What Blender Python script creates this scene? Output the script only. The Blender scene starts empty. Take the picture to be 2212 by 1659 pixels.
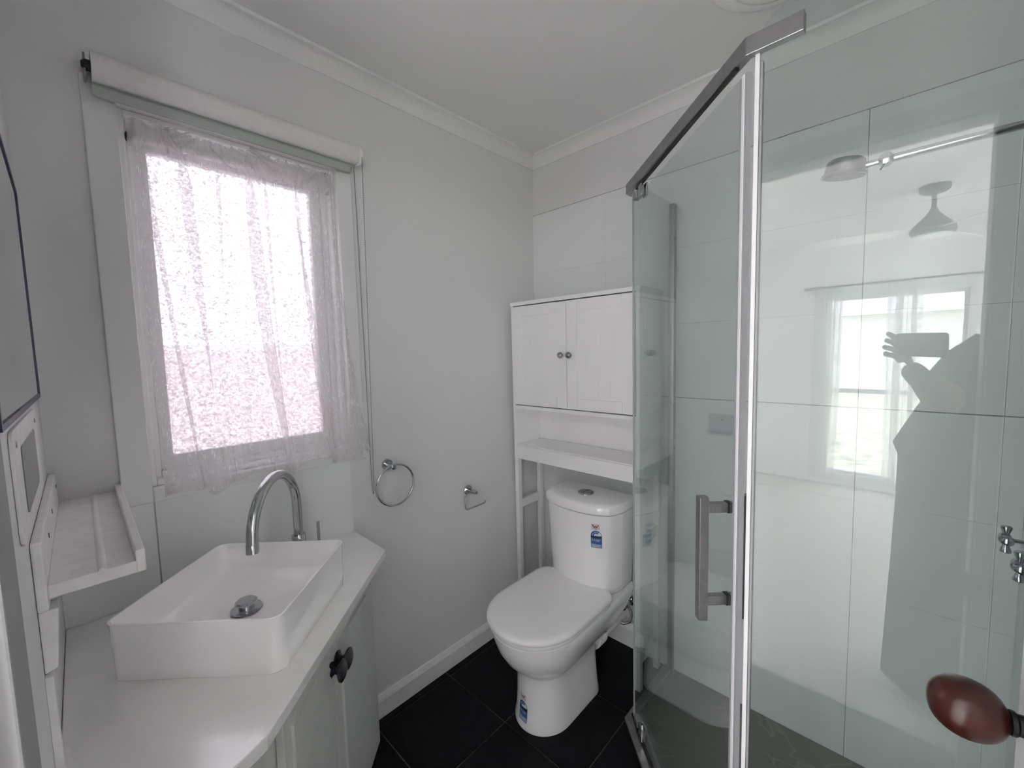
import bpy, bmesh, math, random
from mathutils import Vector, Matrix
from mathutils.bvhtree import BVHTree
random.seed(7)
PI = math.pi
scn = bpy.context.scene
COL = scn.collection

# ------------------------------------------------------------------ camera
YAW, PIT, ROL, FPX = 0.761541, 0.0793193, -0.0254522, 891.205
FW = Vector((-math.sin(YAW)*math.cos(PIT), math.cos(YAW)*math.cos(PIT), -math.sin(PIT)))
_r = Vector((math.cos(YAW), math.sin(YAW), 0)); _u = _r.cross(FW)
RT = math.cos(ROL)*_r + math.sin(ROL)*_u
UP = -math.sin(ROL)*_r + math.cos(ROL)*_u
EYE = Vector((0, 0, 1.4))
cd = bpy.data.cameras.new('camera'); cam = bpy.data.objects.new('camera', cd); COL.objects.link(cam)
cd.sensor_width = 36; cd.lens = FPX/2212*36; cd.clip_start = 0.002; cd.clip_end = 200
cam.matrix_world = Matrix(((RT.x, UP.x, -FW.x, EYE.x), (RT.y, UP.y, -FW.y, EYE.y), (RT.z, UP.z, -FW.z, EYE.z), (0, 0, 0, 1)))
scn.camera = cam

# ------------------------------------------------------------------ world, light, exposure
w = bpy.data.worlds.new('overcast_sky'); scn.world = w; w.use_nodes = True
SKY = w.node_tree.nodes['Background']
SKY.inputs[0].default_value = (0.97, 0.955, 1.0, 1)
SKY.inputs[1].default_value = 4.5
def portal(name, loc, rot, sx, sy):
    l = bpy.data.lights.new(name, 'AREA'); l.shape = 'RECTANGLE'; l.size = sx; l.size_y = sy
    l.cycles.is_portal = True
    o = bpy.data.objects.new(name, l); o.location = loc; o.rotation_euler = rot; COL.objects.link(o)
portal('sky_portal', (-1.56, 0.38, 1.54), (0, -PI/2, 0), 0.95, 0.52)
portal('sky_portal', (-0.09, -3.38, 0.98), (PI/2, 0, 0), 0.92, 1.72)
portal('sky_portal', (-2.36, -1.80, 1.15), (0, -PI/2, 0), 2.1, 2.6)
portal('sky_portal', (1.56, -1.80, 1.15), (0, PI/2, 0), 2.1, 2.6)
scn.view_settings.view_transform = 'Standard'
scn.view_settings.look = 'None'
scn.view_settings.gamma = 1
scn.view_settings.use_curve_mapping = False
scn.view_settings.exposure = 2.1
scn.cycles.max_bounces = 14
scn.cycles.diffuse_bounces = 8
scn.cycles.glossy_bounces = 6
scn.cycles.transmission_bounces = 6
scn.cycles.transparent_max_bounces = 24
scn.cycles.sample_clamp_indirect = 4.0
scn.cycles.caustics_reflective = False
scn.cycles.caustics_refractive = False
scn.cycles.blur_glossy = 0.5

# ------------------------------------------------------------------ materials
def mat(name, col, rough=0.5, metal=0.0, spec=0.5, noise=None, bump=None, coat=0.0, var=0.0):
    """procedural principled material: noise=(scale, amount) varies colour, bump=(scale, strength) fine relief"""
    m = bpy.data.materials.new(name); m.use_nodes = True
    nt = m.node_tree; b = nt.nodes['Principled BSDF']
    b.inputs['Base Color'].default_value = (*col, 1); b.inputs['Roughness'].default_value = rough
    b.inputs['Metallic'].default_value = metal; b.inputs['Specular IOR Level'].default_value = spec
    b.inputs['Coat Weight'].default_value = coat
    tc = nt.nodes.new('ShaderNodeTexCoord')
    if noise is None: noise = (9.0, 0.03)
    n = nt.nodes.new('ShaderNodeTexNoise'); n.inputs['Scale'].default_value = noise[0]; n.inputs['Detail'].default_value = 5
    nt.links.new(tc.outputs['Object'], n.inputs['Vector'])
    r = nt.nodes.new('ShaderNodeValToRGB'); a = noise[1]
    r.color_ramp.elements[0].position = 0.3; r.color_ramp.elements[1].position = 0.7
    r.color_ramp.elements[0].color = (*[max(0, c*(1-a)) for c in col], 1)
    r.color_ramp.elements[1].color = (*[min(1, c*(1+a)) for c in col], 1)
    nt.links.new(n.outputs['Fac'], r.inputs['Fac']); nt.links.new(r.outputs['Color'], b.inputs['Base Color'])
    if bump:
        n2 = nt.nodes.new('ShaderNodeTexNoise'); n2.inputs['Scale'].default_value = bump[0]; n2.inputs['Detail'].default_value = 6
        nt.links.new(tc.outputs['Object'], n2.inputs['Vector'])
        bp = nt.nodes.new('ShaderNodeBump'); bp.inputs['Strength'].default_value = bump[1]; bp.inputs['Distance'].default_value = 0.004
        nt.links.new(n2.outputs['Fac'], bp.inputs['Height']); nt.links.new(bp.outputs['Normal'], b.inputs['Normal'])
    return m
M = {}
M['wall'] = mat('wall_paint', (.73, .725, .73), .6, noise=(3, .015), bump=(160, .06))
M['ceil'] = mat('ceiling_paint', (.80, .795, .795), .7, noise=(2, .015))
M['trim'] = mat('trim_gloss_paint', (.76, .76, .76), .35, noise=(6, .02))
M['tile'] = mat('white_wall_tile', (.79, .81, .81), .22, noise=(5, .012))
M['grout'] = mat('grey_grout', (.34, .34, .335), .9, noise=(60, .2))
M['slate'] = mat('black_floor_tile', (.006, .0066, .008), .55, spec=.15, noise=(22, .4), bump=(40, .2))
M['fgrout'] = mat('floor_grout', (.10, .10, .097), .95, noise=(50, .5))
M['ceramic'] = mat('white_ceramic', (.93, .925, .92), .08, coat=.3, noise=(3, .01))
M['plastic'] = mat('white_plastic', (.91, .905, .90), .25, noise=(3, .01))
M['chrome'] = mat('chrome', (.52, .53, .545), .13, 1.0, noise=(5, .02))
M['satin'] = mat('brushed_metal', (.37, .37, .37), .38, 1.0, noise=(40, .08))
M['darkmetal'] = mat('dark_metal', (.03, .03, .032), .4, .8, noise=(60, .3))
M['cab'] = mat('white_cabinet_paint', (.93, .925, .93), .4, noise=(6, .012))
M['counter'] = mat('painted_worktop', (.86, .855, .845), .2, spec=.9, coat=1.0, noise=(14, .03), bump=(130, .12))
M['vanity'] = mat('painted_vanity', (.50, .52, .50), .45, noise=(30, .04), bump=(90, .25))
M['board'] = mat('rough_white_paint', (.78, .77, .765), .55, noise=(40, .05), bump=(60, .4))
M['navy'] = mat('navy_edge', (.02, .025, .07), .35, noise=(40, .2))
M['mirror'] = mat('mirror_silver', (.78, .80, .80), .03, 1.0, noise=(2, .005))
M['rubber'] = mat('clear_grey_seal', (.35, .36, .38), .3, noise=(20, .05))
M['sealwhite'] = mat('white_seal', (.86, .86, .88), .25, noise=(20, .02))
M['black'] = mat('black_rubber', (.012, .012, .012), .5, noise=(20, .2))
M['blindfab'] = mat('blind_fabric', (.74, .725, .72), .8, noise=(80, .03), bump=(300, .1))
M['hem'] = mat('hem_bar', (.42, .45, .43), .5, noise=(20, .03))
M['blackknob'] = mat('black_knob', (.015, .015, .02), .25, noise=(120, .9))
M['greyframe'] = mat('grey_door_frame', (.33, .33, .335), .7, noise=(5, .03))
M['wood'] = mat('red_brown_wood', (.045, .010, .007), .28, spec=.4, coat=.2, noise=(14, .4))
M['skin'] = mat('skin', (.42, .25, .18), .5, noise=(30, .06))
M['hair'] = mat('dark_hair', (.02, .014, .01), .5, noise=(90, .4))
M['dress'] = mat('grey_dress', (.07, .075, .08), .85, noise=(40, .1))
M['phone'] = mat('dark_phone', (.05, .05, .055), .3, noise=(5, .1))
M['bedwall'] = mat('bedroom_paint', (.85, .845, .84), .7, noise=(3, .02))
M['carpet'] = mat('beige_floor', (.62, .60, .57), .9, noise=(200, .15), bump=(250, .4))
M['fan'] = mat('grey_fan', (.16, .16, .16), .4, noise=(8, .05))
M['grass'] = mat('lawn_grass', (.66, .67, .56), .95, noise=(6, .35), bump=(50, .5))
M['fence'] = mat('pale_weatherboard', (.78, .76, .76), .8, noise=(6, .08))
M['roof'] = mat('grey_roof', (.68, .68, .70), .7, noise=(30, .1))
M['pinkwall'] = mat('pink_brick', (.62, .47, .48), .85, noise=(25, .12))
M['leaf'] = mat('tree_leaves', (.10, .14, .06), .9, noise=(5, .4))

def scratch_brush(m, scale, strength):     # brush strokes in one direction
    nt = m.node_tree; b = nt.nodes['Principled BSDF']
    tc = nt.nodes.new('ShaderNodeTexCoord'); mp = nt.nodes.new('ShaderNodeMapping')
    mp.inputs['Rotation'].default_value = (0, 0, .5); mp.inputs['Scale'].default_value = (scale, scale*.08, scale)
    nt.links.new(tc.outputs['Object'], mp.inputs['Vector'])
    n = nt.nodes.new('ShaderNodeTexNoise'); n.inputs['Scale'].default_value = 1; n.inputs['Detail'].default_value = 4
    nt.links.new(mp.outputs['Vector'], n.inputs['Vector'])
    bp = nt.nodes.new('ShaderNodeBump'); bp.inputs['Strength'].default_value = strength; bp.inputs['Distance'].default_value = .002
    nt.links.new(n.outputs['Fac'], bp.inputs['Height']); nt.links.new(bp.outputs['Normal'], b.inputs['Normal'])
scratch_brush(M['counter'], 220, .35)
M['counter'].node_tree.nodes['Principled BSDF'].inputs['Coat IOR'].default_value = 2.1
M['counter'].node_tree.nodes['Principled BSDF'].inputs['Coat Roughness'].default_value = .14

# shower floor: grey marble look with pale veins
def marble():
    m = mat('grey_marble_vinyl', (.22, .215, .19), .3, noise=(4, .12)); nt = m.node_tree; b = nt.nodes['Principled BSDF']
    tc = nt.nodes.new('ShaderNodeTexCoord'); n = nt.nodes.new('ShaderNodeTexNoise'); n.inputs['Scale'].default_value = 3.5; n.inputs['Detail'].default_value = 3
    n.inputs['Distortion'].default_value = .6
    nt.links.new(tc.outputs['Object'], n.inputs['Vector'])
    s = nt.nodes.new('ShaderNodeMath'); s.operation = 'SUBTRACT'; s.inputs[1].default_value = .5; nt.links.new(n.outputs['Fac'], s.inputs[0])
    a = nt.nodes.new('ShaderNodeMath'); a.operation = 'ABSOLUTE'; nt.links.new(s.outputs[0], a.inputs[0])
    r = nt.nodes.new('ShaderNodeMapRange'); r.inputs['From Min'].default_value = 0; r.inputs['From Max'].default_value = .012
    r.inputs['To Min'].default_value = .35; r.inputs['To Max'].default_value = 0; nt.links.new(a.outputs[0], r.inputs['Value'])
    mx = nt.nodes.new('ShaderNodeMix'); mx.data_type = 'RGBA'
    old = b.inputs['Base Color'].links[0].from_socket
    nt.links.new(r.outputs['Result'], mx.inputs['Factor']); nt.links.new(old, mx.inputs[6]); mx.inputs[7].default_value = (.42, .41, .38, 1)
    nt.links.new(mx.outputs[2], b.inputs['Base Color'])
    return m
M['marble'] = marble()

def thin_glass(name, tint, rough=0.0, gain=1.0):
    """architectural glass: clear transmission tinted per face plus a Fresnel reflection on both faces"""
    m = bpy.data.materials.new(name); m.use_nodes = True; nt = m.node_tree; nt.nodes.clear()
    out = nt.nodes.new('ShaderNodeOutputMaterial'); tr = nt.nodes.new('ShaderNodeBsdfTransparent'); gl = nt.nodes.new('ShaderNodeBsdfGlossy')
    nz = nt.nodes.new('ShaderNodeTexNoise'); nz.inputs['Scale'].default_value = 4
    rp = nt.nodes.new('ShaderNodeValToRGB')
    rp.color_ramp.elements[0].color = (*[c*.985 for c in tint], 1); rp.color_ramp.elements[1].color = (*tint, 1)
    tc = nt.nodes.new('ShaderNodeTexCoord'); nt.links.new(tc.outputs['Object'], nz.inputs['Vector']); nt.links.new(nz.outputs['Fac'], rp.inputs['Fac'])
    nt.links.new(rp.outputs['Color'], tr.inputs['Color'])
    gl.inputs['Roughness'].default_value = rough; gl.inputs['Color'].default_value = (gain, gain, gain, 1)
    geo = nt.nodes.new('ShaderNodeNewGeometry'); mr = nt.nodes.new('ShaderNodeMapRange')
    mr.inputs['To Min'].default_value = 1.5; mr.inputs['To Max'].default_value = 1/1.5
    nt.links.new(geo.outputs['Backfacing'], mr.inputs['Value'])
    fr = nt.nodes.new('ShaderNodeFresnel'); nt.links.new(mr.outputs['Result'], fr.inputs['IOR'])
    mx = nt.nodes.new('ShaderNodeMixShader'); nt.links.new(fr.outputs['Fac'], mx.inputs['Fac'])
    nt.links.new(tr.outputs[0], mx.inputs[1]); nt.links.new(gl.outputs[0], mx.inputs[2]); nt.links.new(mx.outputs[0], out.inputs['Surface'])
    return m
M['glass'] = thin_glass('shower_glass', (.915, .945, .938))
M['clear'] = thin_glass('window_glass', (.96, .97, .97))
M['acrylic'] = thin_glass('clear_acrylic', (.975, .98, .985), .1)

def obscure():
    """rippled privacy glass: part see-through, part scattering"""
    m = bpy.data.materials.new('obscure_glass'); m.use_nodes = True; nt = m.node_tree; nt.nodes.clear()
    out = nt.nodes.new('ShaderNodeOutputMaterial'); tr = nt.nodes.new('ShaderNodeBsdfTransparent'); tl = nt.nodes.new('ShaderNodeBsdfTranslucent')
    tc = nt.nodes.new('ShaderNodeTexCoord'); mp = nt.nodes.new('ShaderNodeMapping'); mp.inputs['Scale'].default_value = (1, 130, 230)
    nt.links.new(tc.outputs['Object'], mp.inputs['Vector'])
    n = nt.nodes.new('ShaderNodeTexNoise'); n.inputs['Scale'].default_value = 1.0; n.inputs['Detail'].default_value = 2; n.inputs['Distortion'].default_value = 1.2
    nt.links.new(mp.outputs['Vector'], n.inputs['Vector'])
    r = nt.nodes.new('ShaderNodeValToRGB'); r.color_ramp.elements[0].position = .3; r.color_ramp.elements[1].position = .7
    r.color_ramp.elements[0].color = (.04, .039, .041, 1); r.color_ramp.elements[1].color = (.50, .49, .505, 1)
    nt.links.new(n.outputs['Fac'], r.inputs['Fac'])
    nt.links.new(r.outputs['Color'], tr.inputs['Color']); tl.inputs['Color'].default_value = (.50, .49, .503, 1)
    mx = nt.nodes.new('ShaderNodeMixShader'); mx.inputs['Fac'].default_value = .3
    nt.links.new(tr.outputs[0], mx.inputs[1]); nt.links.new(tl.outputs[0], mx.inputs[2])
    nt.links.new(mx.outputs[0], out.inputs['Surface'])
    return m
M['obscure'] = obscure()

def sheer(name, col, open_):
    m = bpy.data.materials.new(name); m.use_nodes = True; nt = m.node_tree; nt.nodes.clear()
    out = nt.nodes.new('ShaderNodeOutputMaterial'); tr = nt.nodes.new('ShaderNodeBsdfTransparent')
    tl = nt.nodes.new('ShaderNodeBsdfTranslucent'); df = nt.nodes.new('ShaderNodeBsdfDiffuse')
    tl.inputs['Color'].default_value = (*col, 1); df.inputs['Color'].default_value = (*col, 1)
    tc = nt.nodes.new('ShaderNodeTexCoord'); mp = nt.nodes.new('ShaderNodeMapping'); mp.inputs['Scale'].default_value = (420, 420, 40)
    nt.links.new(tc.outputs['Object'], mp.inputs['Vector'])
    n = nt.nodes.new('ShaderNodeTexNoise'); n.inputs['Scale'].default_value = 1; n.inputs['Detail'].default_value = 3
    nt.links.new(mp.outputs['Vector'], n.inputs['Vector'])
    r = nt.nodes.new('ShaderNodeMapRange'); r.inputs['From Min'].default_value = .35; r.inputs['From Max'].default_value = .7
    r.inputs['To Min'].default_value = 1-open_-.015; r.inputs['To Max'].default_value = 1-open_+.02
    nt.links.new(n.outputs['Fac'], r.inputs['Value'])
    m1 = nt.nodes.new('ShaderNodeMixShader'); m1.inputs['Fac'].default_value = .45
    nt.links.new(tl.outputs[0], m1.inputs[1]); nt.links.new(df.outputs[0], m1.inputs[2])
    m2 = nt.nodes.new('ShaderNodeMixShader'); nt.links.new(r.outputs['Result'], m2.inputs['Fac'])
    nt.links.new(tr.outputs[0], m2.inputs[1]); nt.links.new(m1.outputs[0], m2.inputs[2]); nt.links.new(m2.outputs[0], out.inputs['Surface'])
    return m
M['sheer'] = sheer('sheer_curtain', (.77, .74, .75), .68)
M['sheer2'] = sheer('bedroom_sheer', (.80, .80, .80), .45)

# ------------------------------------------------------------------ mesh helpers
def tag(o, label=None, cat=None, group=None, kind=None):
    if label: o['label'] = label
    if cat: o['category'] = cat
    if group: o['group'] = group
    if kind: o['kind'] = kind
    return o
def thing(name, label, cat, loc=(0, 0, 0), group=None):
    o = bpy.data.objects.new(name, None); o.location = loc; o.empty_display_size = .1; COL.objects.link(o)
    return tag(o, label, cat, group)
def obj(name, bm, m, parent=None, smooth=None, bevel=0, label=None, segs=2):
    """link one mesh object; smooth = auto-smooth angle in degrees"""
    bm.normal_update()
    me = bpy.data.meshes.new(name); bm.to_mesh(me); bm.free()
    for mm in (m if isinstance(m, (list, tuple)) else [m]): me.materials.append(mm)
    o = bpy.data.objects.new(name, me); COL.objects.link(o)
    if parent is not None:
        # built in world coordinates: keep them while parenting
        p = parent; off = Vector()
        while p is not None: off += p.location; p = p.parent
        o.parent = parent; me.transform(Matrix.Translation(-off))
    if bevel:
        b = o.modifiers.new('bevel', 'BEVEL'); b.width = bevel; b.segments = segs; b.limit_method = 'ANGLE'; b.angle_limit = .6
    if smooth is not None:
        me.polygons.foreach_set('use_smooth', [True]*len(me.polygons))
        try:
            me.set_sharp_from_angle(angle=math.radians(smooth))
        except Exception: pass
    if label: o['label'] = label
    return o
def struct(name, bm, m, parent=None, **k):
    o = obj(name, bm, m, parent, **k); o['kind'] = 'structure'; return o
def BM(): return bmesh.new()
def box(bm, a, b):
    x0, x1 = sorted((a[0], b[0])); y0, y1 = sorted((a[1], b[1])); z0, z1 = sorted((a[2], b[2]))
    v = [bm.verts.new(p) for p in ((x0, y0, z0), (x1, y0, z0), (x1, y1, z0), (x0, y1, z0), (x0, y0, z1), (x1, y0, z1), (x1, y1, z1), (x0, y1, z1))]
    for f in ((3, 2, 1, 0), (4, 5, 6, 7), (0, 1, 5, 4), (1, 2, 6, 5), (2, 3, 7, 6), (3, 0, 4, 7)): bm.faces.new([v[i] for i in f])
    return bm
def bx(a, b): return box(BM(), a, b)
def fbox(bm, c, ax, ay, az, hx, hy, hz):
    """box in a local frame (centre, unit axes, half sizes)"""
    c, ax, ay, az = Vector(c), Vector(ax), Vector(ay), Vector(az)
    v = [bm.verts.new(c+ax*sx*hx+ay*sy*hy+az*sz*hz) for sz in (-1, 1) for sx, sy in ((-1, -1), (1, -1), (1, 1), (-1, 1))]
    fs = [(3, 2, 1, 0), (4, 5, 6, 7), (0, 1, 5, 4), (1, 2, 6, 5), (2, 3, 7, 6), (3, 0, 4, 7)]
    for f in fs: bm.faces.new([v[i] for i in f])
    bmesh.ops.recalc_face_normals(bm, faces=bm.faces)
    return bm
def prism(bm, pts, z0, z1):
    """vertical prism over an xy polygon"""
    lo = [bm.verts.new((x, y, z0)) for x, y in pts]; hi = [bm.verts.new((x, y, z1)) for x, y in pts]
    n = len(pts); bm.faces.new(lo[::-1]); bm.faces.new(hi)
    for i in range(n): bm.faces.new((lo[i], lo[(i+1) % n], hi[(i+1) % n], hi[i]))
    bmesh.ops.recalc_face_normals(bm, faces=bm.faces)
    return bm
def loft(bm, rings, cap0=True, cap1=True, closed=True):
    R = [[bm.verts.new(p) for p in r] for r in rings]; n = len(R[0])
    for a, b in zip(R, R[1:]):
        for i in range(n if closed else n-1): bm.faces.new((a[i], a[(i+1) % n], b[(i+1) % n], b[i]))
    if cap0: bm.faces.new(R[0][::-1])
    if cap1: bm.faces.new(R[-1])
    bmesh.ops.recalc_face_normals(bm, faces=bm.faces)
    return bm
def frame_of(d):
    d = Vector(d).normalized(); a = Vector((0, 0, 1)) if abs(d.z) < .9 else Vector((1, 0, 0))
    u = d.cross(a).normalized(); return u, d.cross(u).normalized()
def tube(bm, pts, r, n=12, caps=True):
    pts = [Vector(p) for p in pts]; rs = r if isinstance(r, (list, tuple)) else [r]*len(pts)
    d0 = (pts[1]-pts[0]).normalized(); u, v = frame_of(d0); rings = []
    for i, p in enumerate(pts):
        d = (pts[min(i+1, len(pts)-1)]-pts[max(i-1, 0)]).normalized()
        u = (u-d*u.dot(d)).normalized(); v = d.cross(u)
        rings.append([p+(u*math.cos(t)+v*math.sin(t))*rs[i] for t in [2*PI*k/n for k in range(n)]])
    return loft(bm, rings, caps, caps)
def cyl(bm, a, b, r, n=20, r2=None): return tube(bm, [a, b], [r, r if r2 is None else r2], n)
def lathe(bm, c, axis, prof, n=28):
    """prof: list of (distance along axis, radius)"""
    c = Vector(c); d = Vector(axis).normalized(); u, v = frame_of(d)
    return loft(bm, [[c+d*h+(u*math.cos(t)+v*math.sin(t))*max(r, 1e-5) for t in [2*PI*k/n for k in range(n)]] for h, r in prof])
def arc(c, u, v, r, a0, a1, n):
    c, u, v = Vector(c), Vector(u), Vector(v)
    return [c+u*r*math.cos(a0+(a1-a0)*i/n)+v*r*math.sin(a0+(a1-a0)*i/n) for i in range(n+1)]
def rrect(x0, x1, y0, y1, r, k=5):
    out = []
    for cx, cy, a in ((x1-r, y1-r, 0), (x0+r, y1-r, PI/2), (x0+r, y0+r, PI), (x1-r, y0+r, 1.5*PI)):
        out += [(cx+r*math.cos(a+PI/2*i/k), cy+r*math.sin(a+PI/2*i/k)) for i in range(k+1)]
    return out

# ================================================================== SETTING
XW, YB, YF, XR, ZC = -1.43, 1.695, -0.067, 0.25, 2.38     # window wall, back wall, front wall, right wall, ceiling
DL, DR, DT = -0.48, 0.175, 2.06                            # doorway left, right, top
WY0, WY1, WZ0, WZ1 = 0.112, 0.65, 1.063, 2.03              # bathroom window opening
BXL, BXR, BY = -2.3, 1.5, -3.3                             # bedroom

# bathroom floor: grout bed with separate slate tiles
fl = struct('floor', bx((XW-.12, YF-.10, -.08), (XR+.12, YB+.12, -.004)), M['fgrout'])
TX = [-1.43, -1.385, -1.05, -.718, -.383, -.048, XR]; TY = [YF, .335, .675, 1.015, 1.356, YB]
def in_shower(x, y): return x > -.70 and y > .88 and x+y > .60
for i in range(len(TX)-1):
    for j in range(len(TY)-1):
        g = .0022
        pts = [(TX[i]+g, TY[j]+g), (TX[i+1]-g, TY[j]+g), (TX[i+1]-g, TY[j+1]-g), (TX[i]+g, TY[j+1]-g)]
        bm = prism(BM(), pts, -.004, random.uniform(-.0004, .0004))
        # cut away the shower corner (neo-angle outline)
        if max(p[0] for p in pts) > -.72 and max(p[1] for p in pts) > .86:
            bmesh.ops.split_edges(bm, edges=[])
            o_ = [(-.72, YB+.1), (-.72, 1.325), (-.235, .84), (XR+.1, .84)]
            cen = Vector((sum(p[0] for p in pts)/4, sum(p[1] for p in pts)/4))
            # keep the part outside: clip polygon against the union of three half planes -> simple cases
            poly = [Vector(p) for p in pts]
            def clip(poly, a, b, c):            # keep a*x+b*y <= c
                out = []
                for k in range(len(poly)):
                    p, q = poly[k], poly[(k+1) % len(poly)]
                    dp, dq = a*p.x+b*p.y-c, a*q.x+b*q.y-c
                    if dp <= 0: out.append(p)
                    if dp*dq < 0: out.append(p+(q-p)*(dp/(dp-dq)))
                return out
            bm.free()
            best = None
            left = clip(poly, 1, 0, -.72); low = clip(poly, 0, 1, .84); diag = clip(clip(clip(poly, 1, 1, .605), 0, 1, 1.7), 1, 0, 9)
            for cand in (left, low, diag):
                if len(cand) >= 3:
                    ar = abs(sum(cand[k].x*cand[(k+1) % len(cand)].y-cand[(k+1) % len(cand)].x*cand[k].y for k in range(len(cand))))/2
                    if best is None or ar > best[0]: best = (ar, cand)
            if best is None or best[0] < 1e-4: continue
            bm = prism(BM(), [(p.x, p.y) for p in best[1]], -.004, 0)
        obj('floor_tile', bm, M['slate'], fl, bevel=.0012)

# window wall (left) with its opening
bm = BM()
t = .13
for a, b in (((XW-t, YF-.1, 0), (XW, WY0, ZC)), ((XW-t, WY1, 0), (XW, YB+.12, ZC)), ((XW-t, WY0, 0), (XW, WY1, WZ0)), ((XW-t, WY0, WZ1), (XW, WY1, ZC))): box(bm, a, b)
wl = struct('wall_left', bm, M['wall'])
obj('splash_tile', bx((XW, YF, .755), (XW+.007, .1105, 1.03)), M['tile'], wl, bevel=.001)
obj('splash_tile', bx((XW, .1135, .755), (XW+.007, .645, 1.03)), M['tile'], wl, bevel=.001)
# back wall, tiled to 2.094 m
wb = struct('wall_back', bx((XW-t, YB, 0), (XR+.12, YB+.12, ZC)), M['wall'])
obj('grout_bed', bx((XW, YB-.003, 0), (XR, YB, 2.0985)), M['grout'], wb)
xs = [XW, -1.302, -1.002, -.702, -.402, -.102, .198, XR]; zs = [0, .294, .594, .894, 1.194, 1.494, 1.794, 2.094]
for i in range(len(xs)-1):
    for j in range(len(zs)-1):
        gx0 = .0008 if abs(xs[i]+.102) < .01 else .0002; gx1 = .0008 if abs(xs[i+1]+.102) < .01 else .0002
        gz0 = .0016 if abs(zs[j]-1.194) < .01 else .0002; gz1 = .0016 if abs(zs[j+1]-1.194) < .01 else .0002
        d = random.uniform(-.0002, .0002)
        obj('wall_tile', bx((xs[i]+gx0, YB-.008+d, zs[j]+gz0), (xs[i+1]-gx1, YB-.002, zs[j+1]-gz1)), M['tile'], wb, bevel=.0004)
# right wall (shower end) tiled
wr = struct('wall_right', bx((XR, YF-.1, 0), (XR+.12, YB+.12, ZC)), M['wall'])
ys = [.88, .905, 1.205, 1.505, YB-.008]
for i in range(len(ys)-1):
    for j in range(len(zs)-1):
        obj('wall_tile', bx((XR-.008, ys[i]+.0006, zs[j]+.0006), (XR-.001, ys[i+1]-.0006, zs[j+1]-.0006)), M['tile'], wr, bevel=.0007)
# front wall with the doorway
bm = BM(); FT = .10
for a, b in (((XW-t, YF-FT, 0), (DL, YF, ZC)), ((DR, YF-FT, 0), (XR+.12, YF, ZC)), ((DL, YF-FT, DT), (DR, YF, ZC))): box(bm, a, b)
wf = struct('wall_front', bm, M['wall'])
struct('ceiling', bx((XW-t, YF-FT, ZC), (XR+.12, YB+.12, ZC+.1)), M['ceil'])
# cove cornices
def cornice(name, p0, p1, inward):
    p0, p1, n = Vector((*p0, 0)), Vector((*p1, 0)), Vector((*inward, 0))
    prof = [(0, 2.327), (.004, 2.327), (.006, 2.331)] + [(.006+.040*(1-math.cos(a)), 2.331+.040*math.sin(a)) for a in [PI/2*i/8 for i in range(1, 9)]] + [(.050, 2.371), (.052, 2.376), (.052, ZC), (0, ZC)]
    rings = [[p+n*q+Vector((0, 0, z)) for q, z in prof] for p in (p0, p1)]
    struct(name, loft(BM(), rings), M['ceil'], smooth=40)
cornice('trim_1', (XW, YB), (XR, YB), (0, -1))
cornice('trim_2', (XW, YF), (XW, YB), (1, 0))
cornice('trim_3', (XR, YF), (XR, YB), (-1, 0))
cornice('trim_4', (XW, YF), (XR, YF), (0, 1))
# skirting on the window wall
prof = [(0, 0), (.016, 0), (.016, .066), (.013, .074), (.006, .086), (0, .088)]
rings = [[Vector((XW+a, y, z)) for a, z in prof] for y in (.60, YB-.008)]
bb = struct('baseboard_left', loft(BM(), rings), M['trim'])
# architrave of the doorway on the bathroom side and jamb linings
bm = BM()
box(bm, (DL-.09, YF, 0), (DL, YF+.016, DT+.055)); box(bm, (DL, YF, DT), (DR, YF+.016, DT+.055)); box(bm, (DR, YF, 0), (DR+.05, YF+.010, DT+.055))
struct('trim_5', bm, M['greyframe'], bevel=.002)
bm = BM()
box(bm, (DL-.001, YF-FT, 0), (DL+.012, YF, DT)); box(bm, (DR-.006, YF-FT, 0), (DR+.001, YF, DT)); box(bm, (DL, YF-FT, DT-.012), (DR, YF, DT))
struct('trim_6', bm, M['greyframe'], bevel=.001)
obj('strike_plate', bx((DL+.012, YF-.07, .60), (DL+.0145, YF-.03, .68)), M['satin'], bpy.data.objects['trim_6'], bevel=.001)

# ---- window_1 : bathroom window with casing, frame, sash and obscure pane
w1 = struct('window_1', BM(), M['trim'])
bm = BM()
box(bm, (XW, WY0-.060, WZ0-.036), (XW+.014, WY0, WZ1+.045)); box(bm, (XW, WY1, WZ0-.036), (XW+.014, WY1+.052, WZ1+.045))
box(bm, (XW, WY0, WZ0-.036), (XW+.014, WY1, WZ0)); box(bm, (XW, WY0, WZ1), (XW+.014, WY1, WZ1+.045))
obj('casing', bm, M['trim'], w1, bevel=.0025)
def ring_frame(x0, x1, y0, y1, z0, z1, t0, t1, tb, tt):
    bm = BM()
    box(bm, (x0, y0, z0), (x1, y0+t0, z1)); box(bm, (x0, y1-t1, z0), (x1, y1, z1))
    box(bm, (x0, y0+t0, z0), (x1, y1-t1, z0+tb)); box(bm, (x0, y0+t0, z1-tt), (x1, y1-t1, z1))
    return bm
obj('frame', ring_frame(XW-.10, XW-.012, WY0, WY1, WZ0, WZ1, .012, .014, .014, .014), M['trim'], w1, bevel=.002)
obj('stop', ring_frame(XW-.095, XW-.045, WY0+.012, WY1-.014, WZ0+.014, WZ1-.014, .014, .016, .018, .016), M['trim'], w1, bevel=.002)
obj('sash', ring_frame(XW-.085, XW-.058, WY0+.026, WY1-.030, WZ0+.032, WZ1-.03, .030, .036, .038, .045), M['trim'], w1, bevel=.003)
obj('pane', bx((XW-.074, WY0+.054, WZ0+.068), (XW-.070, WY1-.064, WZ1-.073)), M['obscure'], w1)

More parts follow.
